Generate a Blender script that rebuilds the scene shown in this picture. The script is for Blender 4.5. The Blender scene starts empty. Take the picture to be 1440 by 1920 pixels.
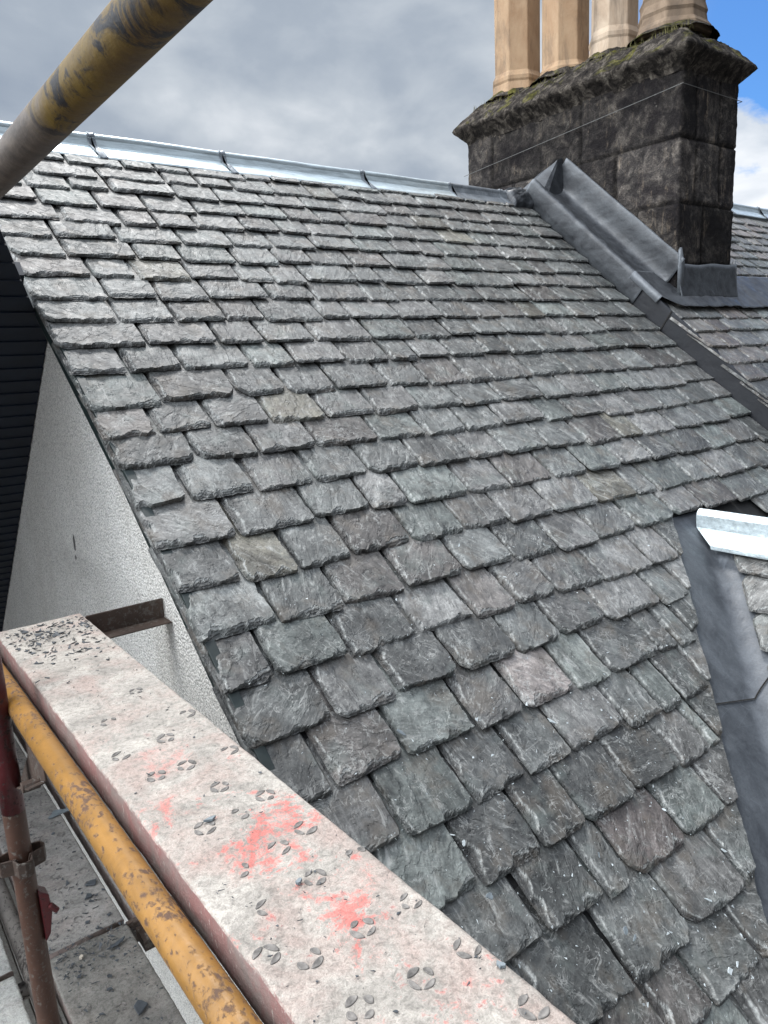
import bpy, math, random
import numpy as np
from mathutils import Vector, Matrix

random.seed(7)
RNG = np.random.default_rng(11)
SC = bpy.context.scene
COL = SC.collection

# ------------------------------------------------------------------ camera, sky, sun, exposure
# world frame: X runs along the roof ridge, Y towards the ridge, Z up; the camera stands at the origin
def nrm(v):
    v = np.array(v, float); return v / np.linalg.norm(v)
FPX = 1390.0
_D = nrm([313, 6640, FPX]); _R = np.array([1855, -375, FPX]); _R = nrm(_R / np.linalg.norm(_R) - _D * (nrm(_R) @ _D))
_Z = -_D; _Y = nrm(np.cross(_Z, _R)); CM = np.array([_R, _Y, _Z])
cam_d = bpy.data.cameras.new('camera'); cam = bpy.data.objects.new('camera', cam_d); COL.objects.link(cam)
cam_d.sensor_fit = 'VERTICAL'; cam_d.sensor_height = 24.0; cam_d.lens = 24.0 * FPX / 1920.0
cam_d.clip_start = 0.02; cam_d.clip_end = 3000
_r = CM @ [1, 0, 0]; _u = CM @ [0, -1, 0]; _b = -(CM @ [0, 0, 1])
cam.matrix_world = Matrix(((_r[0], _u[0], _b[0], 0), (_r[1], _u[1], _b[1], 0), (_r[2], _u[2], _b[2], 0), (0, 0, 0, 1)))
SC.camera = cam

SUN_EL, SUN_ROT = 60.0, 30.0          # degrees; rotation clockwise from +Y
W = bpy.data.worlds.new('World'); SC.world = W; W.use_nodes = True
wt = W.node_tree; wt.nodes.clear()
def wn(t, **k):
    n = wt.nodes.new(t)
    for a, b in k.items(): setattr(n, a, b)
    return n
def wl(a, b): wt.links.new(a, b)
def wmath(op, a, b=None, clamp=False):
    n = wn('ShaderNodeMath', operation=op, use_clamp=clamp)
    for i, x in enumerate((a, b)):
        if x is None: continue
        if isinstance(x, (int, float)): n.inputs[i].default_value = x
        else: wl(x, n.inputs[i])
    return n.outputs[0]
def wramp(fac, stops):
    n = wn('ShaderNodeValToRGB'); wl(fac, n.inputs[0]); e = n.color_ramp.elements
    while len(e) < len(stops): e.new(0.5)
    for el, (p, c) in zip(e, stops): el.position = p; el.color = (*c, 1)
    return n.outputs[0]
def wmix(f, a, b):
    n = wn('ShaderNodeMix', data_type='RGBA')
    for s, x in ((n.inputs[0], f), (n.inputs[6], a), (n.inputs[7], b)):
        if isinstance(x, (int, float)): s.default_value = x
        elif isinstance(x, tuple): s.default_value = (*x, 1)
        else: wl(x, s)
    return n.outputs[2]
tc = wn('ShaderNodeTexCoord').outputs['Generated']
sky = wn('ShaderNodeTexSky', sky_type='NISHITA', sun_disc=False, sun_elevation=math.radians(SUN_EL),
         sun_rotation=math.radians(SUN_ROT), altitude=100, air_density=1.0, dust_density=0.6, ozone_density=2.0)
skyc = wn('ShaderNodeVectorMath', operation='SCALE'); wl(sky.outputs[0], skyc.inputs[0]); skyc.inputs['Scale'].default_value = 0.12
skyb = wn('ShaderNodeMix', data_type='RGBA', blend_type='MULTIPLY'); skyb.inputs[0].default_value = 1; wl(skyc.outputs[0], skyb.inputs[6]); skyb.inputs[7].default_value = (0.40, 0.70, 1.05, 1)
sep = wn('ShaderNodeSeparateXYZ'); wl(tc, sep.inputs[0])
# cloud layer: project the view direction on a flat deck so clouds flatten towards the horizon
den = wmath('ADD', wmath('MAXIMUM', sep.outputs[2], 0.0), 0.35)
comb = wn('ShaderNodeCombineXYZ')
wl(wmath('DIVIDE', sep.outputs[0], den), comb.inputs[0]); wl(wmath('DIVIDE', sep.outputs[1], den), comb.inputs[1])
def wnoise(vec, scale, detail=6, rough=0.55, dist=0.0):
    n = wn('ShaderNodeTexNoise'); wl(vec, n.inputs['Vector'])
    n.inputs['Scale'].default_value = scale; n.inputs['Detail'].default_value = detail
    n.inputs['Roughness'].default_value = rough; n.inputs['Distortion'].default_value = dist
    return n.outputs['Fac']
nz1 = wnoise(comb.outputs[0], 1.7, 7, 0.52, 0.25)
nz2 = wnoise(comb.outputs[0], 4.5, 6, 0.5, 0.3)
cl = wmath('ADD', wmath('MULTIPLY', nz1, 0.7), wmath('MULTIPLY', nz2, 0.3))
grey = wramp(cl, [(0.37, (0.295, 0.35, 0.435)), (0.47, (0.38, 0.435, 0.51)), (0.55, (0.52, 0.57, 0.63)), (0.66, (0.80, 0.83, 0.87))])
# towards the right of the view the cover breaks up: a blue gap with bright white cumulus
def wdot(d):
    d = nrm(d); n = wn('ShaderNodeVectorMath', operation='DOT_PRODUCT'); wl(tc, n.inputs[0]); n.inputs[1].default_value = tuple(d)
    return n.outputs['Value']
right = wramp(wdot([0.95, 0.24, 0.20]), [(0.905, (0, 0, 0)), (0.955, (1, 1, 1))])
nz3 = wnoise(comb.outputs[0], 3.3, 8, 0.56, 0.15)
low = wmath('MULTIPLY', wmath('SUBTRACT', 0.235, sep.outputs[2]), 3.4)
cum = wramp(wmath('ADD', nz3, low), [(0.45, (0, 0, 0)), (0.55, (1, 1, 1))])
white = wramp(nz2, [(0.35, (0.62, 0.68, 0.76)), (0.6, (1.0, 1.02, 1.05))])
gap = wmix(cum, skyb.outputs[2], white)
skycol = wmix(right, grey, gap)
# overhead sky outside the frame, brightened as added fill for the roof
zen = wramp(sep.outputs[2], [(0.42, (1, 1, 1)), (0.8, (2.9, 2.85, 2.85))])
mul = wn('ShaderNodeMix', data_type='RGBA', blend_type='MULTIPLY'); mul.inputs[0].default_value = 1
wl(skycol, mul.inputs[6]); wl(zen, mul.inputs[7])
lft = wramp(wmath('MULTIPLY', sep.outputs[0], -1.0), [(0.25, (1, 1, 1)), (0.7, (8.6, 8.2, 7.6))])  # unseen sky to the left boosted, added light for the gable wall
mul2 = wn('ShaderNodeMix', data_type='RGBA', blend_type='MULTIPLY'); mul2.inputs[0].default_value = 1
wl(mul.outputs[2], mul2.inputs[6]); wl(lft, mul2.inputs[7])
bck = wramp(wmath('MULTIPLY', sep.outputs[1], -1.0), [(0.0, (1, 1, 1)), (0.45, (0.34, 0.34, 0.35))])  # unseen sky behind the camera dimmed, added to keep slate tails dark
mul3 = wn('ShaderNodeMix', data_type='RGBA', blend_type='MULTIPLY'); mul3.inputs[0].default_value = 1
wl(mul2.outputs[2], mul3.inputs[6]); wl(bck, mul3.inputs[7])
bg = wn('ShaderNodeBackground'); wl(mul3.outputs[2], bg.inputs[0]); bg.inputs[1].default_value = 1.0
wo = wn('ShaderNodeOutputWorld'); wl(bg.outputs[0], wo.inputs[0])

sun_d = bpy.data.lights.new('sun', 'SUN'); sun_d.energy = 2.6; sun_d.angle = math.radians(10); sun_d.color = (1.0, 0.98, 0.95)
sun = bpy.data.objects.new('sun', sun_d); COL.objects.link(sun)
_e, _a = math.radians(SUN_EL), math.radians(SUN_ROT)
sdir = Vector((math.sin(_a) * math.cos(_e), math.cos(_a) * math.cos(_e), math.sin(_e)))
sun.rotation_euler = sdir.to_track_quat('Z', 'Y').to_euler()
SC.view_settings.view_transform = 'Standard'; SC.view_settings.look = 'None'
SC.view_settings.exposure = 0.13; SC.view_settings.gamma = 1.0
SC.cycles.use_denoising = True
SC.cycles.max_bounces = 6

# ------------------------------------------------------------------ numeric noise
def _hash(ix, iy, seed):
    h = (ix.astype(np.int64) * 374761393 + iy.astype(np.int64) * 668265263 + seed * 1442695041) & 0xffffffff
    h = ((h ^ (h >> 13)) * 1274126177) & 0xffffffff
    return ((h ^ (h >> 16)) & 0xffffff) / float(0xffffff)
def vnoise(x, y, seed=0):
    x = np.asarray(x, float); y = np.asarray(y, float)
    ix = np.floor(x); iy = np.floor(y); fx = x - ix; fy = y - iy
    fx = fx * fx * (3 - 2 * fx); fy = fy * fy * (3 - 2 * fy)
    a = _hash(ix, iy, seed); b = _hash(ix + 1, iy, seed); c = _hash(ix, iy + 1, seed); d = _hash(ix + 1, iy + 1, seed)
    return (a * (1 - fx) + b * fx) * (1 - fy) + (c * (1 - fx) + d * fx) * fy
def fbm(x, y, seed=0, octaves=4, gain=0.5):
    s = 0; a = 1; t = 0
    for o in range(octaves):
        s = s + a * vnoise(np.asarray(x) * 2 ** o + 17.3 * o, np.asarray(y) * 2 ** o + 5.1 * o, seed + o); t += a; a *= gain
    return s / t          # 0..1

# ------------------------------------------------------------------ mesh builder
class MB:
    def __init__(self): self.v = []; self.f = []; self.n = 0; self.att = {}; self.mark = None
    def add(self, verts, faces, **att):
        verts = np.asarray(verts, float).reshape(-1, 3)
        base = self.n; self.v.append(verts); self.n += len(verts)
        for f in faces: self.f.append([i + base for i in f])
        for k, a in att.items():
            a = np.asarray(a, float)
            if a.ndim == 1: a = np.tile(a, (len(verts), 1))
            self.att.setdefault(k, []).append((base, a))
        return base
    def grid(self, P, **att):      # P: (rows, cols, 3)
        r, c = P.shape[:2]
        i = np.arange(r * c).reshape(r, c)
        q = np.stack([i[:-1, :-1], i[:-1, 1:], i[1:, 1:], i[1:, :-1]], -1).reshape(-1, 4)
        return self.add(P.reshape(-1, 3), q.tolist(), **att)
    def box(self, x0, x1, y0, y1, z0, z1):
        v = [(x, y, z) for z in (z0, z1) for y in (y0, y1) for x in (x0, x1)]
        f = [(0, 2, 3, 1), (4, 5, 7, 6), (0, 1, 5, 4), (2, 6, 7, 3), (0, 4, 6, 2), (1, 3, 7, 5)]
        self.add(v, f)
    def prism(self, loop, vec):    # closed polygon loop extruded by vec
        a = np.array(loop, float); n = len(a)
        v = np.concatenate([a, a + np.array(vec, float)])
        f = [list(range(n))[::-1], list(range(n, 2 * n))] + [(i, (i + 1) % n, n + (i + 1) % n, n + i) for i in range(n)]
        self.add(v, f)
    def sweep(self, sections, closed=True, cap=True):   # list of (k,3) rings
        P = np.array(sections, float); m, k = P.shape[:2]
        f = []
        for i in range(m - 1):
            for j in range(k if closed else k - 1):
                a = i * k + j; b = i * k + (j + 1) % k
                f.append((a, b, b + k, a + k))
        if cap and closed: f += [list(range(k))[::-1], list(range((m - 1) * k, m * k))]
        self.add(P.reshape(-1, 3), f)
    def tube(self, p0, p1, r, seg=24, rings=2, open_end=False, wob=0.0):
        p0 = np.array(p0, float); p1 = np.array(p1, float); d = nrm(p1 - p0)
        a = nrm(np.cross(d, [0.31, 0.22, 0.93])); b = np.cross(d, a)
        S = []
        for i in range(rings):
            c = p0 + (p1 - p0) * i / (rings - 1)
            t = np.arange(seg) * 2 * math.pi / seg
            rr = r * (1 + wob * (fbm(t * 1.5, np.full(seg, i * 0.7), 3) - 0.5))
            S.append(c + np.outer(np.cos(t) * rr, a) + np.outer(np.sin(t) * rr, b))
        if open_end:
            ri = r * 0.86
            t = np.arange(seg) * 2 * math.pi / seg
            for q in (p1, p1 - d * 0.08):
                S.append(q + np.outer(np.cos(t) * ri, a) + np.outer(np.sin(t) * ri, b))
        self.sweep(S)
    def build(self, name, mat, parent=None, smooth=False, loc=None):
        me = bpy.data.meshes.new(name)
        V = np.concatenate(self.v)
        if loc is not None: V = V - np.array(loc)
        me.from_pydata(V.tolist(), [], self.f)
        for k, lst in self.att.items():
            dim = lst[0][1].shape[1]
            full = np.zeros((self.n, dim))
            for base, a in lst: full[base:base + len(a)] = a
            if dim == 1:
                at = me.attributes.new(k, 'FLOAT', 'POINT'); at.data.foreach_set('value', full.ravel().astype(np.float32))
            else:
                at = me.attributes.new(k, 'FLOAT_VECTOR', 'POINT'); at.data.foreach_set('vector', full.ravel().astype(np.float32))
        if smooth: me.polygons.foreach_set('use_smooth', [True] * len(me.polygons))
        me.materials.append(mat)
        if self.mark:
            me.materials.append(self.mark[1]); k = self.mark[0]
            me.polygons.foreach_set('material_index', [0] * k + [1] * (len(me.polygons) - k))
        me.update()
        ob = bpy.data.objects.new(name, me); COL.objects.link(ob)
        if loc is not None: ob.location = loc
        if parent is not None:
            ob.parent = parent
            if loc is None: ob.location = -Vector(parent_loc(parent))
            else: ob.location = Vector(loc) - Vector(parent_loc(parent))
        return ob
def parent_loc(p):
    v = Vector(p.location)
    while p.parent: p = p.parent; v += Vector(p.location)
    return v
def bevel(ob, w, seg=2):
    m = ob.modifiers.new('bevel', 'BEVEL'); m.width = w; m.segments = seg; m.limit_method = 'ANGLE'; m.angle_limit = math.radians(35)
    return ob
def thing(name, label, cat, loc=(0, 0, 0), group=None):
    o = bpy.data.objects.new(name, None); COL.objects.link(o); o.location = loc; o.empty_display_size = 0.1
    o['label'] = label; o['category'] = cat
    if group: o['group'] = group
    return o
def tag(o, label, cat, group=None):
    o['label'] = label; o['category'] = cat
    if group: o['group'] = group
    return o

# ------------------------------------------------------------------ material helper
class Mat:
    def __init__(self, name, rough=0.7, metallic=0.0, spec=0.5):
        self.m = bpy.data.materials.new(name); self.m.use_nodes = True
        self.t = self.m.node_tree; self.b = self.t.nodes['Principled BSDF']
        self.b.inputs['Roughness'].default_value = rough; self.b.inputs['Metallic'].default_value = metallic
        self.b.inputs['Specular IOR Level'].default_value = spec
        self.obj = self.node('ShaderNodeTexCoord').outputs['Object']
    def node(self, t, **k):
        n = self.t.nodes.new(t)
        for a, b in k.items(): setattr(n, a, b)
        return n
    def link(self, a, b): self.t.links.new(a, b)
    def put(self, sock, x):
        if isinstance(x, (int, float)): sock.default_value = x
        elif isinstance(x, tuple): sock.default_value = (*x, 1) if len(sock.default_value) == 4 and len(x) == 3 else x
        else: self.link(x, sock)
    def vec(self, src=None, scale=(1, 1, 1), rot=(0, 0, 0), loc=(0, 0, 0)):
        n = self.node('ShaderNodeMapping'); self.link(src or self.obj, n.inputs[0])
        n.inputs['Scale'].default_value = scale; n.inputs['Rotation'].default_value = rot; n.inputs['Location'].default_value = loc
        return n.outputs[0]
    def attr(self, name, out='Vector'):
        return self.node('ShaderNodeAttribute', attribute_name=name).outputs[out]
    def noise(self, vec, scale, detail=5, rough=0.55, dist=0.0, out='Fac'):
        n = self.node('ShaderNodeTexNoise'); self.link(vec, n.inputs['Vector'])
        for k, v in (('Scale', scale), ('Detail', detail), ('Roughness', rough), ('Distortion', dist)): n.inputs[k].default_value = v
        return n.outputs[out]
    def voro(self, vec, scale, feature='F1', rnd=1.0):
        n = self.node('ShaderNodeTexVoronoi', feature=feature); self.link(vec, n.inputs['Vector'])
        n.inputs['Scale'].default_value = scale; n.inputs['Randomness'].default_value = rnd
        return n.outputs['Distance']
    def math(self, op, a, b=0.0, c=None, clamp=False):
        n = self.node('ShaderNodeMath', operation=op, use_clamp=clamp)
        self.put(n.inputs[0], a); self.put(n.inputs[1], b)
        if c is not None: self.put(n.inputs[2], c)
        return n.outputs[0]
    def ramp(self, fac, stops, interp='LINEAR'):
        n = self.node('ShaderNodeValToRGB'); self.link(fac, n.inputs[0]); n.color_ramp.interpolation = interp
        e = n.color_ramp.elements
        while len(e) < len(stops): e.new(0.5)
        for el, (p, c) in zip(e, stops):
            el.position = p; el.color = (*c, 1) if isinstance(c, tuple) else (c, c, c, 1)
        return n.outputs[0]
    def mix(self, f, a, b, mode='MIX'):
        n = self.node('ShaderNodeMix', data_type='RGBA', blend_type=mode)
        self.put(n.inputs[0], f); self.put(n.inputs[6], a); self.put(n.inputs[7], b)
        return n.outputs[2]
    def color(self, c): self.put(self.b.inputs['Base Color'], c); return self
    def rough(self, r): self.put(self.b.inputs['Roughness'], r); return self
    def metal(self, r): self.put(self.b.inputs['Metallic'], r); return self
    def bump(self, h, strength=1.0, dist=0.002, prev=None):
        n = self.node('ShaderNodeBump'); self.link(h, n.inputs['Height']); n.inputs['Strength'].default_value = strength
        n.inputs['Distance'].default_value = dist
        if prev is not None: self.link(prev, n.inputs['Normal'])
        self.link(n.outputs[0], self.b.inputs['Normal']); return n.outputs[0]

# ---- roof slate
def slate_material(name, gain=1.0):
    m = Mat(name, 0.6, 0, 0.5)
    uv = m.attr('tuv'); tint = m.attr('tint'); wear = m.attr('wear', 'Fac')
    big = m.noise(uv, 7, 4, 0.6, 0.5)
    grain = m.noise(m.vec(uv, (55, 8, 30)), 1.0, 6, 0.62, 0.5)          # silky cleavage grain
    mid = m.noise(uv, 30, 6, 0.62, 0.8)
    fine = m.noise(uv, 170, 4, 0.65)
    base = m.mix(1.0, tint, m.ramp(big, [(0.32, 0.52), (0.68, 1.50)]), 'MULTIPLY')
    base = m.mix(1.0, base, m.ramp(grain, [(0.30, 0.66), (0.70, 1.40)]), 'MULTIPLY')
    base = m.mix(1.0, base, m.ramp(mid, [(0.32, 0.68), (0.66, 1.32)]), 'MULTIPLY')
    base = m.mix(1.0, base, m.ramp(fine, [(0.36, 0.80), (0.64, 1.20)]), 'MULTIPLY')
    base = m.mix(m.math('MULTIPLY', m.ramp(m.noise(m.vec(uv, loc=(7, 3, 1)), 10, 5, 0.6), [(0.52, 0.0), (0.66, 1.0)]), 0.5), base, (0.105, 0.088, 0.070))
    base = m.mix(m.math('MULTIPLY', m.ramp(m.noise(m.vec(uv, loc=(2, 9, 4)), 9, 5, 0.6), [(0.54, 0.0), (0.70, 1.0)]), 0.45), base, (0.130, 0.152, 0.142))
    # pale smears, wandering veins and splinter marks
    sm = m.noise(m.vec(uv, (34, 11, 20), (0, 0, 0.25), (4, 4, 4)), 1.0, 8, 0.72, 0.9)
    smear = m.ramp(sm, [(0.555, 0.0), (0.68, 1.0)])
    vn = m.noise(m.vec(uv, loc=(9, 1, 3)), 19, 5, 0.6, 1.1)
    vein = m.ramp(m.math('ABSOLUTE', m.math('SUBTRACT', vn, 0.5)), [(0.0, 1.0), (0.010, 0.75), (0.026, 0.0)])
    vein = m.math('MULTIPLY', vein, m.ramp(m.noise(m.vec(uv, loc=(3, 6, 8)), 11, 4, 0.6), [(0.50, 0.0), (0.60, 1.0)]))
    fleck = m.ramp(m.noise(m.vec(uv, (150, 50, 150), (0, 0, 0.9)), 1.0, 3, 0.6), [(0.69, 0.0), (0.72, 1.0)])
    scr = m.ramp(m.voro(m.vec(uv, (5, 45, 6), (0, 0, -0.7)), 1.0, 'DISTANCE_TO_EDGE'), [(0.0, 1.0), (0.014, 0.0)])
    scr = m.math('MULTIPLY', scr, m.ramp(m.noise(m.vec(uv, loc=(1, 8, 2)), 14, 3, 0.5), [(0.54, 0.0), (0.60, 0.8)]))
    white = m.math('MAXIMUM', m.math('MULTIPLY', smear, 0.50), m.math('MAXIMUM', m.math('MULTIPLY', vein, 0.42), m.math('MAXIMUM', m.math('MULTIPLY', fleck, 0.55), m.math('MULTIPLY', scr, 0.4))))
    base = m.mix(white, base, (0.44, 0.445, 0.425))
    base = m.mix(m.math('MULTIPLY', wear, m.ramp(m.noise(uv, 55, 5, 0.7), [(0.36, 0.0), (0.58, 0.85)])), base, (0.37, 0.38, 0.365))
    if gain != 1.0: base = m.mix(1.0, base, (gain, gain, gain), 'MULTIPLY')
    m.color(base)
    m.rough(m.ramp(mid, [(0.3, 0.42), (0.7, 0.68)]))
    # cleavage terraces: noise snapped to steps
    hn = m.noise(m.vec(uv, (1, 0.55, 1)), 7, 7, 0.60, 0.3)
    k = m.math('MULTIPLY', hn, 9.0)
    terr = m.math('ADD', m.math('FLOOR', k), m.math('MULTIPLY', m.math('POWER', m.math('FRACT', k), 7.0), 1.0))
    hh = m.math('ADD', m.math('MULTIPLY', terr, 0.30), m.math('ADD', m.math('MULTIPLY', mid, 0.45), m.math('ADD', m.math('MULTIPLY', grain, 0.35), m.math('MULTIPLY', fine, 0.10))))
    m.bump(hh, 1.0, 0.0075)
    return m.m
M_SLATE = slate_material('weathered_slate')
M_SLATE_D = slate_material('dormer_slate', 1.0)

def lead_material(name, base, pale, rough=0.5, streak=(2.2, 0.6, 2.2), metal=0.25, amt=0.7):
    m = Mat(name, rough, metal, 0.5)
    s = m.noise(m.vec(None, streak), 6.0, 7, 0.65, 0.5); n = m.noise(m.obj, 11, 6, 0.6, 0.3); f = m.noise(m.obj, 120, 4, 0.7)
    c = m.mix(m.math('MULTIPLY', m.ramp(s, [(0.38, 0.0), (0.68, 1.0)]), amt), base, pale)
    c = m.mix(m.math('MULTIPLY', m.ramp(n, [(0.5, 0.0), (0.72, 1.0)]), amt * 0.8), c, pale)
    scr = m.ramp(m.voro(m.vec(None, (5, 30, 12), (0.3, 0.2, 0.5)), 1.0, 'DISTANCE_TO_EDGE'), [(0.0, 1.0), (0.008, 0.0)])
    scr = m.math('MULTIPLY', scr, m.ramp(m.noise(m.obj, 5, 3), [(0.5, 0.0), (0.6, 0.5)]))
    c = m.mix(scr, c, tuple(min(1, x * 1.8) for x in pale))
    geo = m.node('ShaderNodeNewGeometry')
    c = m.mix(m.math('MULTIPLY', m.ramp(m.math('ADD', geo.outputs['Pointiness'], m.math('MULTIPLY', m.math('SUBTRACT', n, 0.5), 0.03)), [(0.545, 0.0), (0.60, 1.0)]), 0.6), c, tuple(min(1, x * 2.3) for x in pale))
    c = m.mix(1.0, c, m.ramp(f, [(0.3, 0.85), (0.7, 1.15)]), 'MULTIPLY')
    m.color(c); m.rough(m.ramp(n, [(0.3, rough - 0.12), (0.7, rough + 0.15)]))
    m.bump(m.math('ADD', m.math('MULTIPLY', n, 1.0), m.math('MULTIPLY', f, 0.08)), 0.8, 0.006)
    return m.m
M_LEAD = lead_material('grey_lead', (0.022, 0.024, 0.028), (0.085, 0.092, 0.100), 0.5)
M_LEAD_V = lead_material('valley_lead_grey', (0.040, 0.045, 0.053), (0.095, 0.105, 0.118), 0.5, (1.8, 0.7, 0.9), 0.15, 0.8)
M_LEAD_D = lead_material('dark_lead', (0.007, 0.008, 0.011), (0.016, 0.018, 0.023), 0.6, metal=0.0, amt=0.4)
M_STRAP = lead_material('strap_lead', (0.17, 0.19, 0.21), (0.34, 0.37, 0.40), 0.4, metal=0.3)

def zinc():
    m = Mat('bright_zinc', 0.3, 0.55)
    n = m.noise(m.vec(None, (0.8, 6, 6)), 3, 4, 0.5); f = m.noise(m.obj, 40, 5, 0.6)
    m.color(m.mix(1.0, m.mix(n, (0.50, 0.58, 0.61), (0.66, 0.74, 0.76)), m.ramp(m.noise(m.vec(None, (1, 5, 5)), 9, 6, 0.7), [(0.35, 0.72), (0.6, 1.05)]), 'MULTIPLY')); m.rough(m.ramp(f, [(0.3, 0.32), (0.7, 0.48)]))
    m.bump(n, 0.6, 0.01); return m.m
M_ZINC = zinc()

def render_wall():
    m = Mat('white_roughcast', 0.9, 0, 0.2)
    v = m.voro(m.obj, 120, 'F1'); n = m.noise(m.obj, 190, 3, 0.6); b = m.noise(m.obj, 1.3, 5, 0.6)
    c = m.mix(m.ramp(b, [(0.35, 0.0), (0.7, 1.0)]), (0.74, 0.72, 0.675), (0.84, 0.825, 0.785))
    c = m.mix(1.0, c, m.ramp(n, [(0.36, 0.50), (0.54, 1.08)]), 'MULTIPLY')
    c = m.mix(m.math('MULTIPLY', m.ramp(m.noise(m.vec(None, (1, 3, 0.6)), 1.6, 7, 0.7, 0.4), [(0.50, 0.0), (0.72, 1.0)]), 0.35), c, (0.45, 0.42, 0.37))
    m.color(c); m.bump(m.math('ADD', m.math('MULTIPLY', v, -1.1), n), 1.0, 0.006); return m.m
M_WALL = render_wall()

def simple(name, col, rough=0.6, metal=0.0, var=0.25, scale=30, spec=0.5, bump=0.001):
    m = Mat(name, rough, metal, spec); n = m.noise(m.obj, scale, 5, 0.6); n2 = m.noise(m.obj, scale * 6, 3, 0.6)
    c = m.mix(1.0, col, m.ramp(n, [(0.3, 1 - var), (0.7, 1 + var)]), 'MULTIPLY')
    m.color(c); m.bump(m.math('ADD', n, m.math('MULTIPLY', n2, 0.3)), 0.6, bump); return m.m
M_NAVY = simple('navy_boards', (0.003, 0.008, 0.019), 0.6, var=0.3, scale=12)
M_VERGE = simple('dark_green_verge', (0.010, 0.018, 0.017), 0.45, var=0.3, scale=20)
M_DECK = simple('roof_sarking', (0.012, 0.012, 0.012), 0.9)
M_DARK = simple('dark_recess', (0.010, 0.009, 0.008), 0.9)
M_WIRE = simple('grey_wire', (0.13, 0.13, 0.125), 0.5, 0.3)
M_GROUND = simple('ground_gravel', (0.035, 0.033, 0.030), 0.95, var=0.4, scale=3, bump=0.02)

def stone():
    m = Mat('sooty_sandstone', 0.95, 0, 0.15)
    n = m.noise(m.obj, 2.2, 7, 0.7, 0.6); n2 = m.noise(m.obj, 11, 8, 0.75, 0.5); n3 = m.noise(m.obj, 90, 5, 0.7)
    st = m.noise(m.vec(None, (8, 8, 1.6)), 2.2, 6, 0.7, 0.3)
    c = m.ramp(n2, [(0.32, (0.010, 0.009, 0.009)), (0.48, (0.038, 0.034, 0.032)), (0.60, (0.095, 0.083, 0.073)), (0.74, (0.22, 0.195, 0.17))])
    c = m.mix(m.math('MULTIPLY', m.ramp(n, [(0.42, 1.0), (0.54, 0.0)]), 0.9), c, (0.014, 0.012, 0.013))
    c = m.mix(m.math('MULTIPLY', m.ramp(st, [(0.56, 0.0), (0.70, 1.0)]), m.ramp(n2, [(0.42, 0.0), (0.6, 0.7)])), c, (0.24, 0.19, 0.14))
    c = m.mix(m.math('MULTIPLY', m.ramp(m.noise(m.vec(None, loc=(3, 1, 2)), 6, 8, 0.8), [(0.62, 0.0), (0.68, 1.0)]), 0.55), c, (0.27, 0.25, 0.22))
    c = m.mix(1.0, c, m.ramp(n3, [(0.3, 0.6), (0.7, 1.4)]), 'MULTIPLY')
    tn = m.node('ShaderNodeCombineXYZ'); t_ = m.attr('tone', 'Fac')
    for q in range(3): m.link(t_, tn.inputs[q])
    c = m.mix(1.0, c, tn.outputs[0], 'MULTIPLY')
    m.color(c); m.bump(m.math('ADD', m.math('MULTIPLY', n2, 2.0), n3), 1.0, 0.012); return m.m
M_STONE = stone()
def moss():
    m = Mat('mossy_coping', 1.0, 0, 0.1)
    geo = m.node('ShaderNodeNewGeometry'); sp = m.node('ShaderNodeSeparateXYZ'); m.link(geo.outputs['Normal'], sp.inputs[0])
    n = m.noise(m.obj, 7, 7, 0.72, 0.5); n2 = m.noise(m.obj, 16, 9, 0.74, 0.5)
    c = m.ramp(n2, [(0.35, (0.008, 0.007, 0.007)), (0.50, (0.036, 0.031, 0.027)), (0.60, (0.11, 0.095, 0.08)), (0.72, (0.22, 0.20, 0.165))])
    green = m.ramp(n2, [(0.35, (0.03, 0.03, 0.006)), (0.65, (0.15, 0.14, 0.025))])
    f = m.math('MULTIPLY', m.ramp(sp.outputs[2], [(0.3, 0.0), (0.75, 1.0)]), m.ramp(n, [(0.52, 0.0), (0.60, 0.8)]))
    m.color(m.mix(f, c, green)); m.bump(m.math('ADD', m.math('MULTIPLY', n, 1.5), n2), 1.0, 0.02); return m.m
M_MOSS = moss()
def clay(name, a, b):
    m = Mat(name, 0.8, 0, 0.3); n = m.noise(m.vec(None, (1, 1, 0.5)), 7, 6, 0.65, 0.5); n2 = m.noise(m.obj, 60, 5, 0.7)
    c = m.mix(m.ramp(n, [(0.35, 0.0), (0.68, 1.0)]), a, b)
    c = m.mix(m.ramp(n2, [(0.66, 0.0), (0.73, 0.7)]), c, (0.10, 0.07, 0.045))
    c = m.mix(m.math('MULTIPLY', m.ramp(m.noise(m.obj, 3.0, 6, 0.7), [(0.5, 0.0), (0.75, 1.0)]), 0.5), c, (0.14, 0.10, 0.065))
    c = m.mix(m.math('MULTIPLY', m.ramp(m.noise(m.vec(None, (5, 5, 0.9)), 2.0, 7, 0.7, 0.4), [(0.50, 0.0), (0.66, 1.0)]), 0.6), c, (0.085, 0.065, 0.05))
    m.color(c); m.bump(n2, 0.5, 0.004); return m.m
M_CLAY1 = clay('orange_buff_clay', (0.30, 0.19, 0.11), (0.40, 0.28, 0.175))
M_CLAY2 = clay('pale_buff_clay', (0.34, 0.25, 0.175), (0.46, 0.37, 0.28))
M_CLAY3 = clay('brown_clay', (0.13, 0.09, 0.06), (0.26, 0.19, 0.13))

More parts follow.
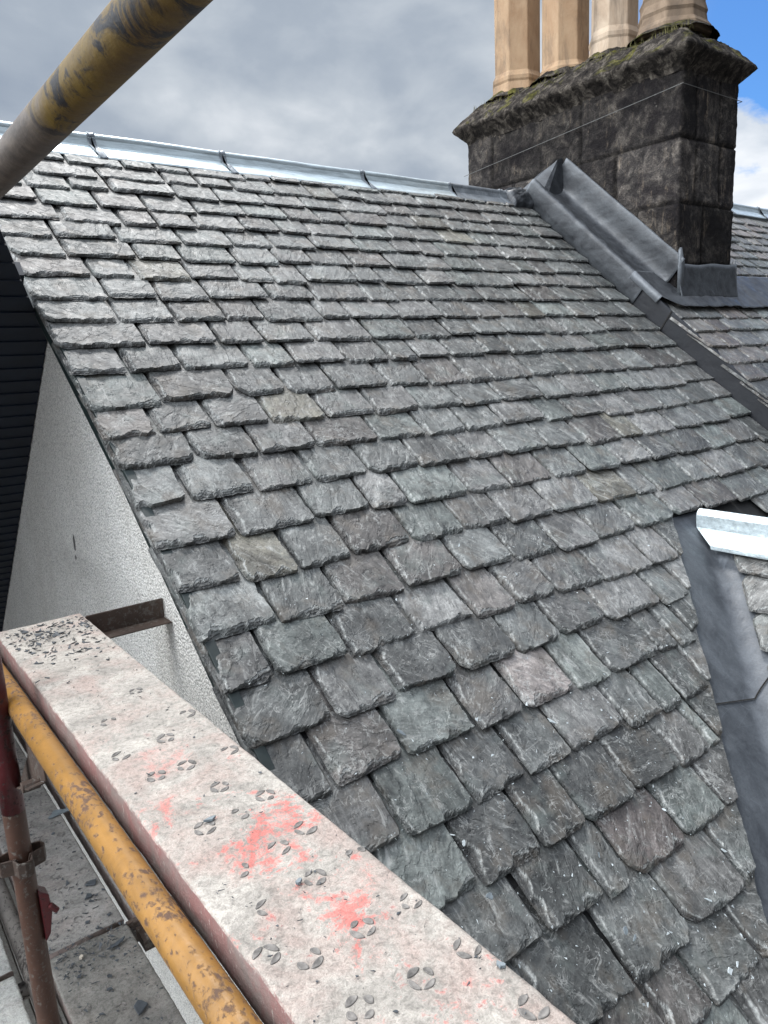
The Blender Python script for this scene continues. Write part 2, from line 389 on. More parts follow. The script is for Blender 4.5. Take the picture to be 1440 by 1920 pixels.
def paint_tube(name, paint, rust, amt0, amt1, mud=None, rough=0.42):
    m = Mat(name, rough, 0, 0.5)
    n = m.noise(m.vec(None, (1, 0.7, 1)), 95, 6, 0.62, 0.2); b = m.noise(m.obj, 4.5, 5, 0.6, 0.6); f = m.noise(m.obj, 160, 4, 0.7)
    k = m.math('ADD', n, m.math('MULTIPLY', m.math('SUBTRACT', b, 0.5), 0.55))
    c = m.mix(1.0, paint, m.ramp(m.noise(m.obj, 14, 6, 0.65, 0.4), [(0.3, 0.62), (0.7, 1.2)]), 'MULTIPLY')
    fac = m.ramp(k, [(amt0, 0.0), (amt1, 1.0)])
    c = m.mix(fac, c, m.mix(f, rust, tuple(x * 0.35 for x in rust)))
    if mud: c = m.mix(m.ramp(m.noise(m.obj, 9, 7, 0.7), [(0.5, 0.0), (0.6, 0.85)]), c, mud)
    m.color(c); m.rough(m.ramp(fac, [(0.0, rough), (1.0, 0.8)])); m.bump(m.math('ADD', m.math('MULTIPLY', fac, -0.6), m.math('MULTIPLY', f, 0.4)), 0.9, 0.0012)
    return m.m
M_YELLOW = paint_tube('worn_yellow_paint', (0.245, 0.122, 0.026), (0.120, 0.062, 0.034), 0.55, 0.66)
def rail_mat():
    m = Mat('stained_yellow_grey_tube', 0.6, 0, 0.4)
    n = m.noise(m.obj, 16, 8, 0.72, 0.9); b = m.noise(m.obj, 5.5, 5, 0.6, 0.9); f = m.noise(m.obj, 90, 4, 0.7)
    sp = m.node('ShaderNodeSeparateXYZ'); m.link(m.obj, sp.inputs[0])
    far = m.ramp(m.math('ADD', m.math('MULTIPLY', sp.outputs[1], 0.5), m.math('MULTIPLY', b, 0.14)), [(0.505, 0.0), (0.535, 1.0)])
    yel = m.mix(m.ramp(b, [(0.35, 0.0), (0.65, 1.0)]), (0.155, 0.100, 0.012), (0.070, 0.040, 0.016))
    yel = m.mix(m.ramp(n, [(0.50, 0.0), (0.57, 1.0)]), yel, (0.012, 0.011, 0.013))
    gry = m.mix(m.ramp(n, [(0.35, 0.0), (0.65, 1.0)]), (0.13, 0.105, 0.085), (0.055, 0.045, 0.040))
    c = m.mix(far, yel, gry)
    m.color(m.mix(1.0, c, m.ramp(f, [(0.3, 0.8), (0.7, 1.2)]), 'MULTIPLY')); m.bump(m.math('ADD', n, f), 0.7, 0.0012); return m.m
M_RAIL = rail_mat()
M_STD = paint_tube('rusty_red_brown_tube', (0.075, 0.035, 0.022), (0.16, 0.13, 0.105), 0.58, 0.66, rough=0.55)
M_RED = paint_tube('dark_red_paint', (0.070, 0.006, 0.008), (0.04, 0.018, 0.014), 0.56, 0.68)
M_RUST = paint_tube('rusty_brown_steel', (0.060, 0.038, 0.028), (0.16, 0.14, 0.12), 0.56, 0.66, rough=0.7)
M_MUD = paint_tube('cement_splashed_tube', (0.16, 0.145, 0.13), (0.05, 0.04, 0.035), 0.5, 0.62, rough=0.85)

def plank_material(name, white, red, warm=0.5, side=None):
    m = Mat(name, 0.9, 0, 0.25)
    n = m.noise(m.obj, 13, 8, 0.68, 0.6); b = m.noise(m.obj, 4.2, 4, 0.55, 0.5); f = m.noise(m.obj, 95, 6, 0.75, 0.4); g = m.noise(m.obj, 420, 3, 0.6)
    c = m.mix(m.ramp(n, [(0.36, 0.0), (0.64, 1.0)]), tuple(x * 0.62 for x in white), white)
    c = m.mix(m.math('MULTIPLY', m.ramp(m.noise(m.vec(None, loc=(5, 2, 3)), 8, 6, 0.65, 0.5), [(0.47, 0.0), (0.64, 1.0)]), warm), c, (0.37, 0.27, 0.235))
    if red:
        k = m.math('ADD', m.math('MULTIPLY', m.noise(m.vec(None, loc=(1, 7, 2)), 10.5, 7, 0.66, 0.5), 1.0), m.math('MULTIPLY', m.math('SUBTRACT', f, 0.5), 0.55))
        sp = m.node('ShaderNodeSeparateXYZ'); m.link(m.obj, sp.inputs[0])
        # splashes of red paint where the photograph has them (object space of the plank)
        near = m.math('SUBTRACT', 1.0, m.math('MULTIPLY', m.math('SUBTRACT', sp.outputs[1], 0.62), 2.2, clamp=True), clamp=True)
        for cx_, cy_, rr_, am_ in ((0.020, 0.345, 0.080, 0.17), (0.065, 0.555, 0.060, 0.055), (-0.02, 0.19, 0.07, 0.06), (0.0, 0.47, 0.05, 0.04), (0.04, 0.25, 0.06, 0.05)):
            vd = m.node('ShaderNodeVectorMath', operation='DISTANCE'); m.link(m.obj, vd.inputs[0]); vd.inputs[1].default_value = (cx_, cy_, 0.062)
            k = m.math('ADD', k, m.math('MULTIPLY', m.math('SUBTRACT', 1.0, m.math('DIVIDE', vd.outputs['Value'], rr_), clamp=True), am_))
        c = m.mix(m.math('MULTIPLY', m.math('MULTIPLY', m.ramp(k, [(0.572, 0.0), (0.655, 0.85)]), near), 0.95), c, (0.52, 0.13, 0.11))
    c = m.mix(1.0, c, m.ramp(f, [(0.36, 0.62), (0.6, 1.12)]), 'MULTIPLY')
    c = m.mix(m.ramp(f, [(0.56, 0.0), (0.68, 0.7)]), c, (0.15, 0.14, 0.13))
    c = m.mix(1.0, c, m.ramp(g, [(0.3, 0.8), (0.7, 1.14)]), 'MULTIPLY')
    if side:
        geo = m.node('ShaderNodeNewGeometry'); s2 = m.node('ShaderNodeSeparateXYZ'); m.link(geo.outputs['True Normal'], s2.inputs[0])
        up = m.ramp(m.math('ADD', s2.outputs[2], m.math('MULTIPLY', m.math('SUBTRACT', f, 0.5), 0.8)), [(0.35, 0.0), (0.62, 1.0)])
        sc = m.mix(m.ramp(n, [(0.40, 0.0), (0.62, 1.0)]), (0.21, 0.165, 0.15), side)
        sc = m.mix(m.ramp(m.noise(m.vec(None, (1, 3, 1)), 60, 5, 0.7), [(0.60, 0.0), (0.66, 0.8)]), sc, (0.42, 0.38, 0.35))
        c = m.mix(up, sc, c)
    m.color(c)
    m.bump(m.math('ADD', m.math('MULTIPLY', n, 0.7), m.math('ADD', m.math('MULTIPLY', f, 0.9), m.math('MULTIPLY', g, 0.25))), 0.9, 0.0035)
    return m.m
M_PLANK = plank_material('cement_crusted_plank', (0.45, 0.415, 0.37), True, 0.6, (0.24, 0.125, 0.115))
M_BOARD = plank_material('dusty_grey_deck_board', (0.31, 0.295, 0.275), False, 0.18, (0.09, 0.075, 0.065))
M_BOARD_D = plank_material('dark_dusty_deck_board', (0.235, 0.225, 0.205), False, 0.1, (0.07, 0.06, 0.05))
M_BOARD_L = plank_material('pale_crusted_deck_board', (0.50, 0.50, 0.47), False, 0.12, (0.11, 0.09, 0.075))
M_HOLE = simple('embossed_hole_grey', (0.145, 0.135, 0.125), 0.9, var=0.55, scale=80)
M_CHIP_B = simple('fresh_blue_grey_slate', (0.15, 0.175, 0.19), 0.55, var=0.3, scale=60)
M_CHIP_L = simple('pale_slate_flake', (0.42, 0.46, 0.47), 0.5, var=0.25, scale=60)
M_CHIP_D = simple('dark_slate_flake', (0.045, 0.052, 0.060), 0.6, var=0.3, scale=60)
M_PEB = simple('cream_mortar_crumb', (0.45, 0.40, 0.33), 0.9, var=0.3, scale=60)
M_GRASS = simple('dry_moss_tuft', (0.10, 0.09, 0.03), 0.9, var=0.4, scale=40)
M_RUSTSTONE = None

# ------------------------------------------------------------------ roof frame
TH = math.radians(40.6); CS, SN = math.cos(TH), math.sin(TH); HH = -1.6850
def RP(X, s, o=0.0, dz=0.0):
    """point on the roof: X along the ridge, s up the slope, o height above the slate plane"""
    X, s, o = np.broadcast_arrays(np.asarray(X, float), np.asarray(s, float), np.asarray(o, float))
    return np.stack([X, s * CS - (HH + o) * SN, s * SN + (HH + o) * CS], -1)
def to_world_plane(X, s, o, frame):
    if frame is None: return RP(X, s, o)
    O, U, V, N = frame
    return O + np.multiply.outer(np.asarray(X, float), U) + np.multiply.outer(np.asarray(s, float), V) + np.multiply.outer(np.asarray(o, float), N)

TINTS = [((0.126, 0.131, 0.126), 5), ((0.129, 0.127, 0.122), 3), ((0.118, 0.109, 0.102), 1.8), ((0.136, 0.149, 0.140), 1.4),
         ((0.086, 0.088, 0.085), 2.6), ((0.158, 0.157, 0.151), 1.8), ((0.132, 0.124, 0.100), 0.5)]
_tw = np.array([w for _, w in TINTS]); _tw = _tw / _tw.sum()
def rand_tint(dark=1.0):
    c = np.array(TINTS[RNG.choice(len(TINTS), p=_tw)][0]) * RNG.uniform(0.50, 1.06) * dark
    return c

def add_slate(mb, x0, x1, s0, L=0.37, e=0.16, thick=0.010, cl=0.02, cr=0.01, cell=0.004, tint=None, seed=0,
              off=0.0, frame=None, xmax=None, xmin=None, rot=0.0, chip=1.0):
    """one riven slate, irregular outline, chipped and layered tail edge. cl/cr: how far the tail corners are dressed off"""
    w = x1 - x0
    nu = int(max(10, min(90, w / cell)))
    # finer columns at the sides, finer rows at the tail
    u = np.linspace(0, 1, nu); u = 0.5 - 0.5 * np.cos(math.pi * u) * (0.25) - 0.5 * (1 - 2 * u) * 0.75
    u = (u - u[0]) / (u[-1] - u[0])
    na = int(max(6, 0.034 / (cell * 0.75))); nb = int(max(5, (e * 1.15 - 0.034) / (cell * 1.6))); nc = 4
    v = np.concatenate([np.linspace(0, 0.034, na, endpoint=False), np.linspace(0.034, e * 1.15, nb, endpoint=False), np.linspace(e * 1.15, L, nc)])
    U, V = np.meshgrid(u, v)
    amp = 0.0032
    Lx = x0 + (fbm(v * 28, v * 0 + seed * 1.7, seed, 4, 0.6) - 0.5) * 2 * amp
    Rx = x1 + (fbm(v * 28, v * 0 + seed * 2.3 + 9, seed + 50, 4, 0.6) - 0.5) * 2 * amp
    if cl > 0: Lx = Lx + cl * np.clip(1 - v / (cl * 1.3 + 1e-6), 0, 1) ** 1.15
    if cr > 0: Rx = Rx - cr * np.clip(1 - v / (cr * 1.4 + 1e-6), 0, 1) ** 1.7
    skew = rot * (v - e * 0.5)
    Lx = Lx + skew; Rx = Rx + skew
    tail = np.abs(fbm(u * w * 34, u * 0 + seed * 3.1, seed + 99, 5, 0.66) - 0.5) * 0.019 - 0.002 + (vnoise(u * w * 5, u * 0, seed + 7) - 0.5) * 0.014
    wr = np.clip(1 - np.minimum(u * w / 0.018, (1 - u) * w / 0.018), 0, 1)   # rounded tail corners
    tail = (tail + 0.003 * wr ** 2) * (0.55 + 0.45 * chip)
    S = s0 + V + tail[None, :] * np.exp(-V / 0.035) + rot * 0.3 * (U - 0.5) * w
    if xmax is not None: Rx = np.minimum(Rx, xmax(s0 + v) + (fbm(v * 30, v * 0, seed + 3) - 0.5) * 0.012)
    if xmin is not None: Lx = np.maximum(Lx, xmin(s0 + v) + (fbm(v * 30, v * 0, seed + 3) - 0.5) * 0.012)
    if np.max(Rx - Lx) < 0.02: return
    Rx = np.maximum(Rx, Lx + 0.001)
    X = Lx[:, None] + (Rx - Lx)[:, None] * U
    dB = V + 0 * U; dL = X - Lx[:, None]; dR = Rx[:, None] - X
    # broken margins: width of the chipped band varies along the edge, steps down in laminae
    cw_b = (0.003 + 0.040 * np.clip(fbm(X * 26, X * 0 + seed, seed + 21, 3) * 1.9 - 0.62, 0, 1)) * chip
    cw_l = (0.006 + 0.034 * np.clip(fbm(S * 18, S * 0 + seed, seed + 31, 3) * 2.0 - 0.72, 0, 1)) * chip
    cw_r = (0.002 + 0.010 * np.clip(fbm(S * 22, S * 0 + seed, seed + 41, 3) * 1.9 - 0.8, 0, 1)) * chip
    jit = (fbm(X * 90, S * 90, seed + 61, 3) - 0.5) * 0.9
    eb = np.clip(1 - dB / cw_b + jit * 0.5 * (dB < cw_b * 1.3), 0, 1); el = np.clip(1 - dL / cw_l + jit * 0.4 * (dL < cw_l), 0, 1); er = np.clip(1 - dR / cw_r, 0, 1)
    E = np.maximum(np.maximum(eb, el), er)
    nlay = 3.0
    Eq = 0.55 * np.ceil(E * nlay - 0.15) / nlay + 0.45 * E
    Eq = np.clip(Eq, 0, 1) * (E > 0.02)
    # riven face: gentle undulation plus a couple of cleavage steps
    lay = fbm(X * 9 + seed, S * 6, seed + 71, 4, 0.55)
    steps = (np.floor(lay * 6) + np.clip((lay * 6 - np.floor(lay * 6)) * 1.0, 0, 1) ** 6) / 6
    top = (fbm(X * 7, S * 7, seed + 81, 2) - 0.5) * 0.0050 + (steps - 0.5) * 0.0050
    tilt = -0.115 * V
    O = off + tilt + top - Eq * thick * 0.86
    bot = off + tilt - thick
    O = np.maximum(O, bot + 0.0008)
    P = to_world_plane(X, S, O, frame)
    ou = RNG.uniform(-50, 50, 3)
    ra = RNG.normal(0.0, 0.55); rc, rs = math.cos(ra), math.sin(ra)
    tuv = np.stack([X * rc - S * rs + ou[0], X * rs + S * rc + ou[1], O + ou[2]], -1).reshape(-1, 3)
    tint = rand_tint() if tint is None else np.array(tint)
    wearv = np.clip(np.exp(-((E - 0.12) / 0.16) ** 2) * (E > 0.0), 0, 1)
    wearv = np.clip(wearv, 0, 1).reshape(-1, 1)
    tt = np.tile(tint, (P.shape[0] * P.shape[1], 1)) * (1 - 0.58 * np.clip(Eq, 0, 1).reshape(-1, 1))  # chipped margins darker, partly edge shade put into the colour
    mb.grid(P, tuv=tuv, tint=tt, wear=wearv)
    # skirt: down the left side, along the tail, up the right side
    def skirt(Xe, Se, Oe, Be, ix, iy):
        k = len(Xe)
        mid = (Oe + Be) / 2; j = (fbm(Xe * 130, Se * 130, seed + 5, 2) - 0.5) * 0.003
        rows = [to_world_plane(Xe, Se, Oe, frame), to_world_plane(Xe + j + ix * 0.35, Se + j + iy * 0.35, mid, frame), to_world_plane(Xe + ix, Se + iy, Be, frame)]
        Pq = np.stack(rows)
        zz = np.stack([Oe, mid, Be])
        t = np.stack([np.tile(Xe, (3, 1)) + ou[0], np.tile(Se, (3, 1)) + ou[1], zz * 3 + ou[2]], -1).reshape(-1, 3)
        mb.grid(Pq, tuv=t, tint=np.tile(tint * 0.25, (3 * k, 1)), wear=np.zeros((3 * k, 1)))  # edge faces darkened in colour to deepen the shade in the gaps
    B = np.broadcast_to(bot, X.shape)
    Xe = np.concatenate([X[::-1, 0], X[0, 1:], X[1:, -1]]); Se = np.concatenate([S[::-1, 0], S[0, 1:], S[1:, -1]])
    Oe = np.concatenate([O[::-1, 0], O[0, 1:], O[1:, -1]]); Be = np.concatenate([B[::-1, 0], B[0, 1:], B[1:, -1]])
    n1, n2 = len(v), len(u)
    ix = np.concatenate([np.full(n1, 0.004), np.zeros(n2 - 1), np.full(n1 - 1, -0.003)]); iy = np.concatenate([np.zeros(n1), np.full(n2 - 1, 0.007), np.zeros(n1 - 1)])
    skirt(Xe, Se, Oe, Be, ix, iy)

# ------------------------------------------------------------------ the ground far below
g = MB(); gx = np.linspace(-900, 900, 41); GX, GY = np.meshgrid(gx, gx)
g.grid(np.stack([GX, GY, -6.6 + 0 * GX], -1))
gr = g.build('ground', M_GROUND); gr['kind'] = 'structure'

# ------------------------------------------------------------------ the house: walls and roof
XV = 0.728                       # verge
house = thing('house', 'slate roofed house with white roughcast gable wall, lead valley and stone chimney', 'house', (0.76, 3.8, -6.6))
S_EAVE, S_RIDGE = -1.75, 3.585
RID = RP(0, S_RIDGE, -0.05)
b = MB()
eY, eZ = RP(0, S_EAVE + 0.1, -0.05)[1:]
yb = 2 * RID[1] - eY
prof = [(0.76, eY, -6.6), (0.76, yb, -6.6), (0.76, yb, eZ), (0.76, RID[1], RID[2]), (0.76, eY, eZ)]
b.prism(prof, (0.22, 0, 0))
# shallow chipped scar in the render
b2 = MB()
wall = b.build('gable_wall', M_WALL, house)
sc = MB()
ang = np.linspace(0, 2 * math.pi, 14, endpoint=False)
for cy, cz, ry, rz in ((3.066, -0.675, 0.010, 0.034), (3.072, -0.735, 0.006, 0.010)):
    r = 1 + 0.5 * (vnoise(ang * 2.3, ang * 0 + cz, 4) - 0.5)
    loop = [(0.758, cy + math.cos(t) * ry * k, cz + math.sin(t) * rz * k) for t, k in zip(ang, r)]
    sc.prism(loop, (0.004, 0, 0))
sc.build('render_scar', simple('scar_grey', (0.10, 0.095, 0.09), 0.9), house)
b = MB(); b.box(0.98, 9.2, eY, eY + 0.2, -6.6, eZ); b.box(0.98, 9.2, yb - 0.2, yb, -6.6, eZ); b.box(9.0, 9.2, eY + 0.2, yb - 0.2, -6.6, eZ)
b.build('outer_wall', M_WALL, house)
# sarking boards under the slates, both slopes
b = MB()
b.prism([RP(XV + 0.03, S_EAVE, -0.036), RP(4.30, S_EAVE, -0.036), RP(4.30, S_RIDGE, -0.036), RP(XV + 0.03, S_RIDGE, -0.036)], tuple(RP(0, 0, -0.025) - RP(0, 0, 0)))
b.build('roof_sarking', M_DECK, house)
bs = MB()
e0 = RP(XV, S_EAVE, 0.0); r0 = RP(XV, S_RIDGE, 0.0)
bs.prism([(XV, r0[1] + .01, r0[2]), (9.2, r0[1] + .01, r0[2]), (9.2, 2 * r0[1] - e0[1], e0[2]), (XV, 2 * r0[1] - e0[1], e0[2])], (0, -0.02, -0.03))
bs.build('rear_roof_slope', M_SLATE, house)
def xvf(s): return XV - 0.034 * float(np.clip((s - 1.5) / 1.2, 0, 1))
b = MB(); b.sweep([[tuple(RP(xvf(s) + a, s, o)) for a, o in ((0, -0.013), (0, -0.085), (0.03, -0.085), (0.03, -0.013))] for s in (S_EAVE, 1.5, 2.1, 2.7, S_RIDGE - 0.02)])
vb = b.build('verge_board', M_VERGE, house); bevel(vb, 0.002)

# ---- slates, main slope.  (left, right, tail) of every slate in a course, metres
ROWS = [
  [(0.716,0.999,2.094),(1.017,1.277,2.100),(1.311,1.482,2.099),(1.502,1.717,2.091)],
  [(0.696,0.889,1.960),(0.905,1.085,1.957),(1.104,1.351,1.961),(1.385,1.560,1.952)],
  [(0.721,0.945,1.784),(0.960,1.202,1.796),(1.284,1.417,1.799),(1.483,1.670,1.792),(1.675,1.917,1.793),(1.935,2.143,1.789),(2.160,2.371,1.778),(2.387,2.532,1.775),(2.545,2.803,1.776),(2.830,3.092,1.783),(3.119,3.352,1.776),(3.373,3.571,1.772),(3.617,3.813,1.770),(3.838,4.109,1.775),(4.127,4.291,1.788)],
  [(0.719,0.879,1.643),(0.897,1.071,1.657),(1.104,1.296,1.656),(1.316,1.524,1.648),(1.552,1.767,1.647),(1.781,1.982,1.639),(2.021,2.229,1.636),(2.247,2.467,1.633),(2.501,2.749,1.636),(2.768,2.946,1.624),(2.983,3.181,1.618),(3.214,3.420,1.622),(3.462,3.662,1.620),(3.693,3.956,1.610),(3.995,4.325,1.633)],
  [(0.727,0.944,1.517),(0.999,1.187,1.514),(1.198,1.405,1.505),(1.443,1.690,1.505),(1.702,1.920,1.498),(1.949,2.143,1.492),(2.163,2.368,1.491),(2.390,2.646,1.498),(2.660,2.827,1.482),(2.862,3.079,1.485),(3.090,3.287,1.463),(3.327,3.558,1.464),(3.577,3.799,1.463),(3.863,4.110,1.475),(4.127,4.322,1.488)],
  [(0.718,0.862,1.363),(0.901,1.099,1.358),(1.119,1.313,1.348),(1.354,1.541,1.351),(1.588,1.786,1.344),(1.807,2.051,1.335),(2.083,2.239,1.337),(2.277,2.512,1.333),(2.542,2.759,1.326),(2.788,3.018,1.305),(3.048,3.196,1.312),(3.229,3.476,1.301),(3.517,3.743,1.312),(3.781,4.026,1.310),(4.084,4.363,1.325)],
  [(0.719,0.959,1.195),(0.986,1.233,1.191),(1.268,1.466,1.199),(1.486,1.625,1.184),(1.655,1.909,1.175),(1.952,2.149,1.170),(2.156,2.393,1.172),(2.426,2.619,1.164),(2.649,2.852,1.161),(2.890,3.118,1.165),(3.118,3.319,1.156),(3.358,3.618,1.149),(3.653,3.861,1.146),(3.908,4.117,1.151)],
  [(0.714,0.901,1.037),(0.935,1.085,1.021),(1.111,1.291,1.027),(1.317,1.528,1.029),(1.577,1.776,1.023),(1.796,2.002,1.017),(2.023,2.246,1.005),(2.278,2.520,0.999),(2.556,2.805,0.996),(2.805,2.950,0.991),(2.969,3.229,0.985)],
  [(0.713,0.947,0.882),(0.964,1.163,0.862),(1.189,1.402,0.867),(1.428,1.645,0.865),(1.692,1.887,0.860),(1.922,2.126,0.849),(2.162,2.363,0.833),(2.399,2.614,0.834),(2.662,2.883,0.831),(2.949,3.151,0.844)],
  [(0.718,0.847,0.720),(0.893,1.101,0.714),(1.106,1.340,0.706),(1.369,1.576,0.701),(1.600,1.754,0.688),(1.808,1.961,0.684),(2.006,2.225,0.672),(2.253,2.526,0.657),(2.551,2.720,0.656)],
  [(0.728,0.950,0.559),(0.991,1.162,0.545),(1.192,1.384,0.553),(1.445,1.634,0.537),(1.679,1.843,0.529),(1.897,2.083,0.526),(2.143,2.407,0.511),(2.441,2.593,0.494)],
  [(0.725,0.867,0.389),(0.888,1.084,0.396),(1.120,1.347,0.383),(1.360,1.521,0.366),(1.567,1.755,0.363),(1.796,1.935,0.349),(1.976,2.205,0.348),(2.243,2.335,0.341),(2.350,2.440,0.331)],
  [(0.740,0.967,0.224),(1.000,1.201,0.208),(1.222,1.404,0.207),(1.426,1.597,0.203),(1.619,1.856,0.199),(1.876,2.035,0.177),(2.043,2.155,0.173),(2.172,2.314,0.172)],
  [(0.880,1.099,0.041),(1.115,1.308,0.035),(1.340,1.480,0.028),(1.521,1.707,0.021),(1.743,1.944,0.019),(1.964,2.105,0.009),(2.132,2.172,0.011)],
  [(0.960,1.178,-0.128),(1.212,1.409,-0.133),(1.415,1.493,-0.147),(1.565,1.754,-0.152),(1.804,1.985,-0.151),(2.011,2.067,-0.145)],
  [(1.080,1.332,-0.325),(1.356,1.560,-0.321),(1.627,1.856,-0.320),(1.875,1.922,-0.321)],
  [(1.526,1.733,-0.472)],
]

def vx(s):      # where the slates are cut along the valley
    return 2.894 + (s - 0.838) * (0.823 / 0.973)
def vmir(s): return 3.10 + (3.10 - vx(s)) + 0.16
def kslope(s): return 0.0 if s < 0.6 else (-0.0225 if s < 1.7 else 0.022 * (s - 1.95))
def complete(row, xl, xr, sbase, wmean, spread=0.32):
    """fill the stretches of a course that carry no listed slate"""
    row = sorted(row); out = []; x = xl
    def fill(a, b_):
        n = max(1, int(round((b_ - a) / wmean)))
        ws = RNG.uniform(1 - spread, 1 + spread, n); ws = ws / ws.sum() * (b_ - a); c = a
        for w in ws:
            cc = RNG.uniform(0, 0.03) if RNG.random() < 0.65 else 0.0
            out.append((c + 0.003 + cc, c + w - 0.003 - RNG.uniform(0, 0.008), None)); c += w
    for r in row:
        if r[0] - x > 0.09: fill(x, r[0] - 0.012)
        out.append(r); x = r[1] + 0.008
    if xr - x > 0.07: fill(x, xr)
    return out
roof = MB(); seed = 100
EXTRA = [3.405, 3.29, 3.17, 3.045, 2.91, 2.78, 2.647, 2.51, 2.375, 2.235]
rows = [(s, []) for s in EXTRA] + [(None, r) for r in ROWS] + [(s, []) for s in (-0.62, -0.78, -0.94, -1.10, -1.26, -1.42, -1.58, -1.72)]
base_s = []
for s, r in rows:
    if s is None:
        sm = float(np.mean([q[2] + (0.0225 * (q[0] - .72) if 0.6 < q[2] < 1.75 else 0) for q in r])); base_s.append(sm)
    else: base_s.append(s)
for i, (s, r) in enumerate(rows):
    s = base_s[i]; up = base_s[i - 1] if i else s + 0.115
    e = up - s; L = 2.25 * e
    if i < 3: L = min(L, 3.60 - s)
    below = s < 0.80
    xr = vx(s) if below else 4.283
    wm = 0.228 if s > 2.2 else 0.225
    lst = complete(r, xvf(s) - 0.012, xr + (0.07 if below else 0), s, wm)
    # body joints between neighbours
    nb = len(lst)
    for j, (a0, a1, st_) in enumerate(lst):
        l = lst[j - 1][1] if j else None; n_ = lst[j + 1][0] if j < nb - 1 else None
        gap = RNG.uniform(0.003, 0.0095)
        bl = (a0 + l) / 2 + gap if l is not None and a0 - l < 0.09 else (a0 if j else xvf(s) - 0.014)
        br = (a1 + n_) / 2 - gap if n_ is not None and n_ - a1 < 0.09 else (a1 + 0.004 if n_ is not None else (a1 if not below else max(a1, vx(s) + 0.25)))
        if j == nb - 1 and not below: br = min(max(a1, 4.27), 4.286)
        cl = float(np.clip(a0 - bl, 0.0, 0.05)); cr = float(np.clip(br - a1, 0.0, 0.04)) if j < nb - 1 else 0.0
        sx = (st_ if st_ is not None else s + kslope(s) * (a0 - 0.72 if s < 1.7 else a0 - 1.6) + RNG.uniform(-0.013, 0.013))
        sx = sx - (0.0 if st_ is not None else 0.0)
        Xm = (bl + br) / 2; P = RP(Xm, sx); dist = float(np.linalg.norm(P))
        cell = float(np.clip(dist * 0.0016, 0.0026, 0.0085))
        hidden = s < -0.55 or (s < 0.45 and Xm < 0.78 - (s - 0.4) * 0.55)
        if hidden: cell = 0.012
        tint = None; seed += 1
        # single slates that stand out
        if abs(a0 - 1.565) < 0.01 and abs(sx + 0.152) < 0.01: tint = (0.062, 0.053, 0.050)
        elif abs(a0 - 1.120) < 0.012 and abs(sx - .383) < 0.01: tint = (0.115, 0.125, 0.118)
        elif abs(a0 - 1.567) < 0.01 and abs(sx - .363) < 0.02: tint = (0.185, 0.165, 0.155)
        elif abs(a0 - 1.796) < 0.01 and abs(sx - .349) < 0.02: tint = (0.15, 0.162, 0.15)
        elif s < -0.1: tint = rand_tint(0.72)  # lower courses coloured darker, standing in for weaker sky reflection
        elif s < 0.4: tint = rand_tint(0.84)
        elif s > 1.6: tint = rand_tint(0.86)  # upper courses darkened in colour to offset the boosted sky
        if tint is None and s > 2.4 and RNG.random() < 0.22: tint = np.array((0.125, 0.120, 0.088)) * RNG.uniform(0.7, 1.1)
        add_slate(roof, bl, br, sx, L, e, (RNG.uniform(0.009, 0.016) if s > 2.1 else RNG.uniform(0.011, 0.021)), cl, cr, cell, tint, seed,
                  off=RNG.uniform(0.000, 0.006), rot=RNG.uniform(-0.018, 0.018), xmax=vx if below else None, chip=float(np.clip(1.25 - dist * 0.2, 0.42, 1.0)))
    if below and s > -1.8:      # beyond the dormer, out of view from the front
        for (a0, a1, _) in complete([], vmir(s) - 0.05, 4.283, s, 0.225):
            seed += 1
            add_slate(roof, a0, a1, s, L, e, 0.010, 0.01, 0.005, 0.014, None, seed, xmin=vmir)
roof.build('roof_slates', M_SLATE, house, smooth=False)

# ---- ridge cap in bright zinc, with lead straps
YR, ZR = float(RP(0, S_RIDGE, 0.012)[1]), float(RP(0, S_RIDGE, 0.012)[2])
def cap_profile(drop_front, drop_back=0.10, roll=0.021, lift=0.0):
    """(dy, dz) across the ridge, front wing first"""
    sl = math.tan(TH); p = []
    lf = drop_front; lb = drop_back
    p += [(-lf - 0.004, -lf * sl - 0.006), (-lf, -lf * sl + 0.002), (-lf * 0.5, -lf * 0.5 * sl + 0.004), (-0.030, -0.030 * sl + 0.004)]
    for t in np.linspace(200, -20, 12):
        p.append((roll * math.cos(math.radians(t)), 0.018 + roll * math.sin(math.radians(t))))
    p += [(0.030, -0.030 * sl + 0.004), (lb, -lb * sl + 0.004)]
    return np.array(p) + np.array([0, lift])
def ridge_piece(x0, x1, yr, zr, name, mat, parent, d0=0.105, d1=0.105, lift=0.0, n=8):
    m = MB(); S = []
    for i in range(n):
        x = x0 + (x1 - x0) * i / (n - 1); d = d0 + (d1 - d0) * i / (n - 1)
        pr = cap_profile(d, lift=lift + 0.0012 * math.sin(x * 9))
        S.append([(x, yr + a, zr + c) for a, c in pr])
    S = np.array(S); inner = S.copy(); inner[:, :, 2] -= 0.003
    m.sweep(np.concatenate([S, inner[:, ::-1]], 1))
    return m.build(name, mat, parent, smooth=False)
YR1, ZR1 = 3.832, 1.060
segs = [(0.62, 1.26, 0.104, 0.100), (1.262, 1.935, 0.100, 0.095), (1.937, 2.86, 0.095, 0.088), (2.862, 3.575, 0.088, 0.080), (3.577, 4.16, 0.082, 0.066)]
for i, (x0, x1, d0, d1) in enumerate(segs):
    rp = ridge_piece(x0, x1, YR1, ZR1, 'ridge_cap', M_ZINC if i < 4 else M_STRAP, house, d0, d1, lift=0.0012 * (i % 2))
    bevel(rp, 0.0015, 1)
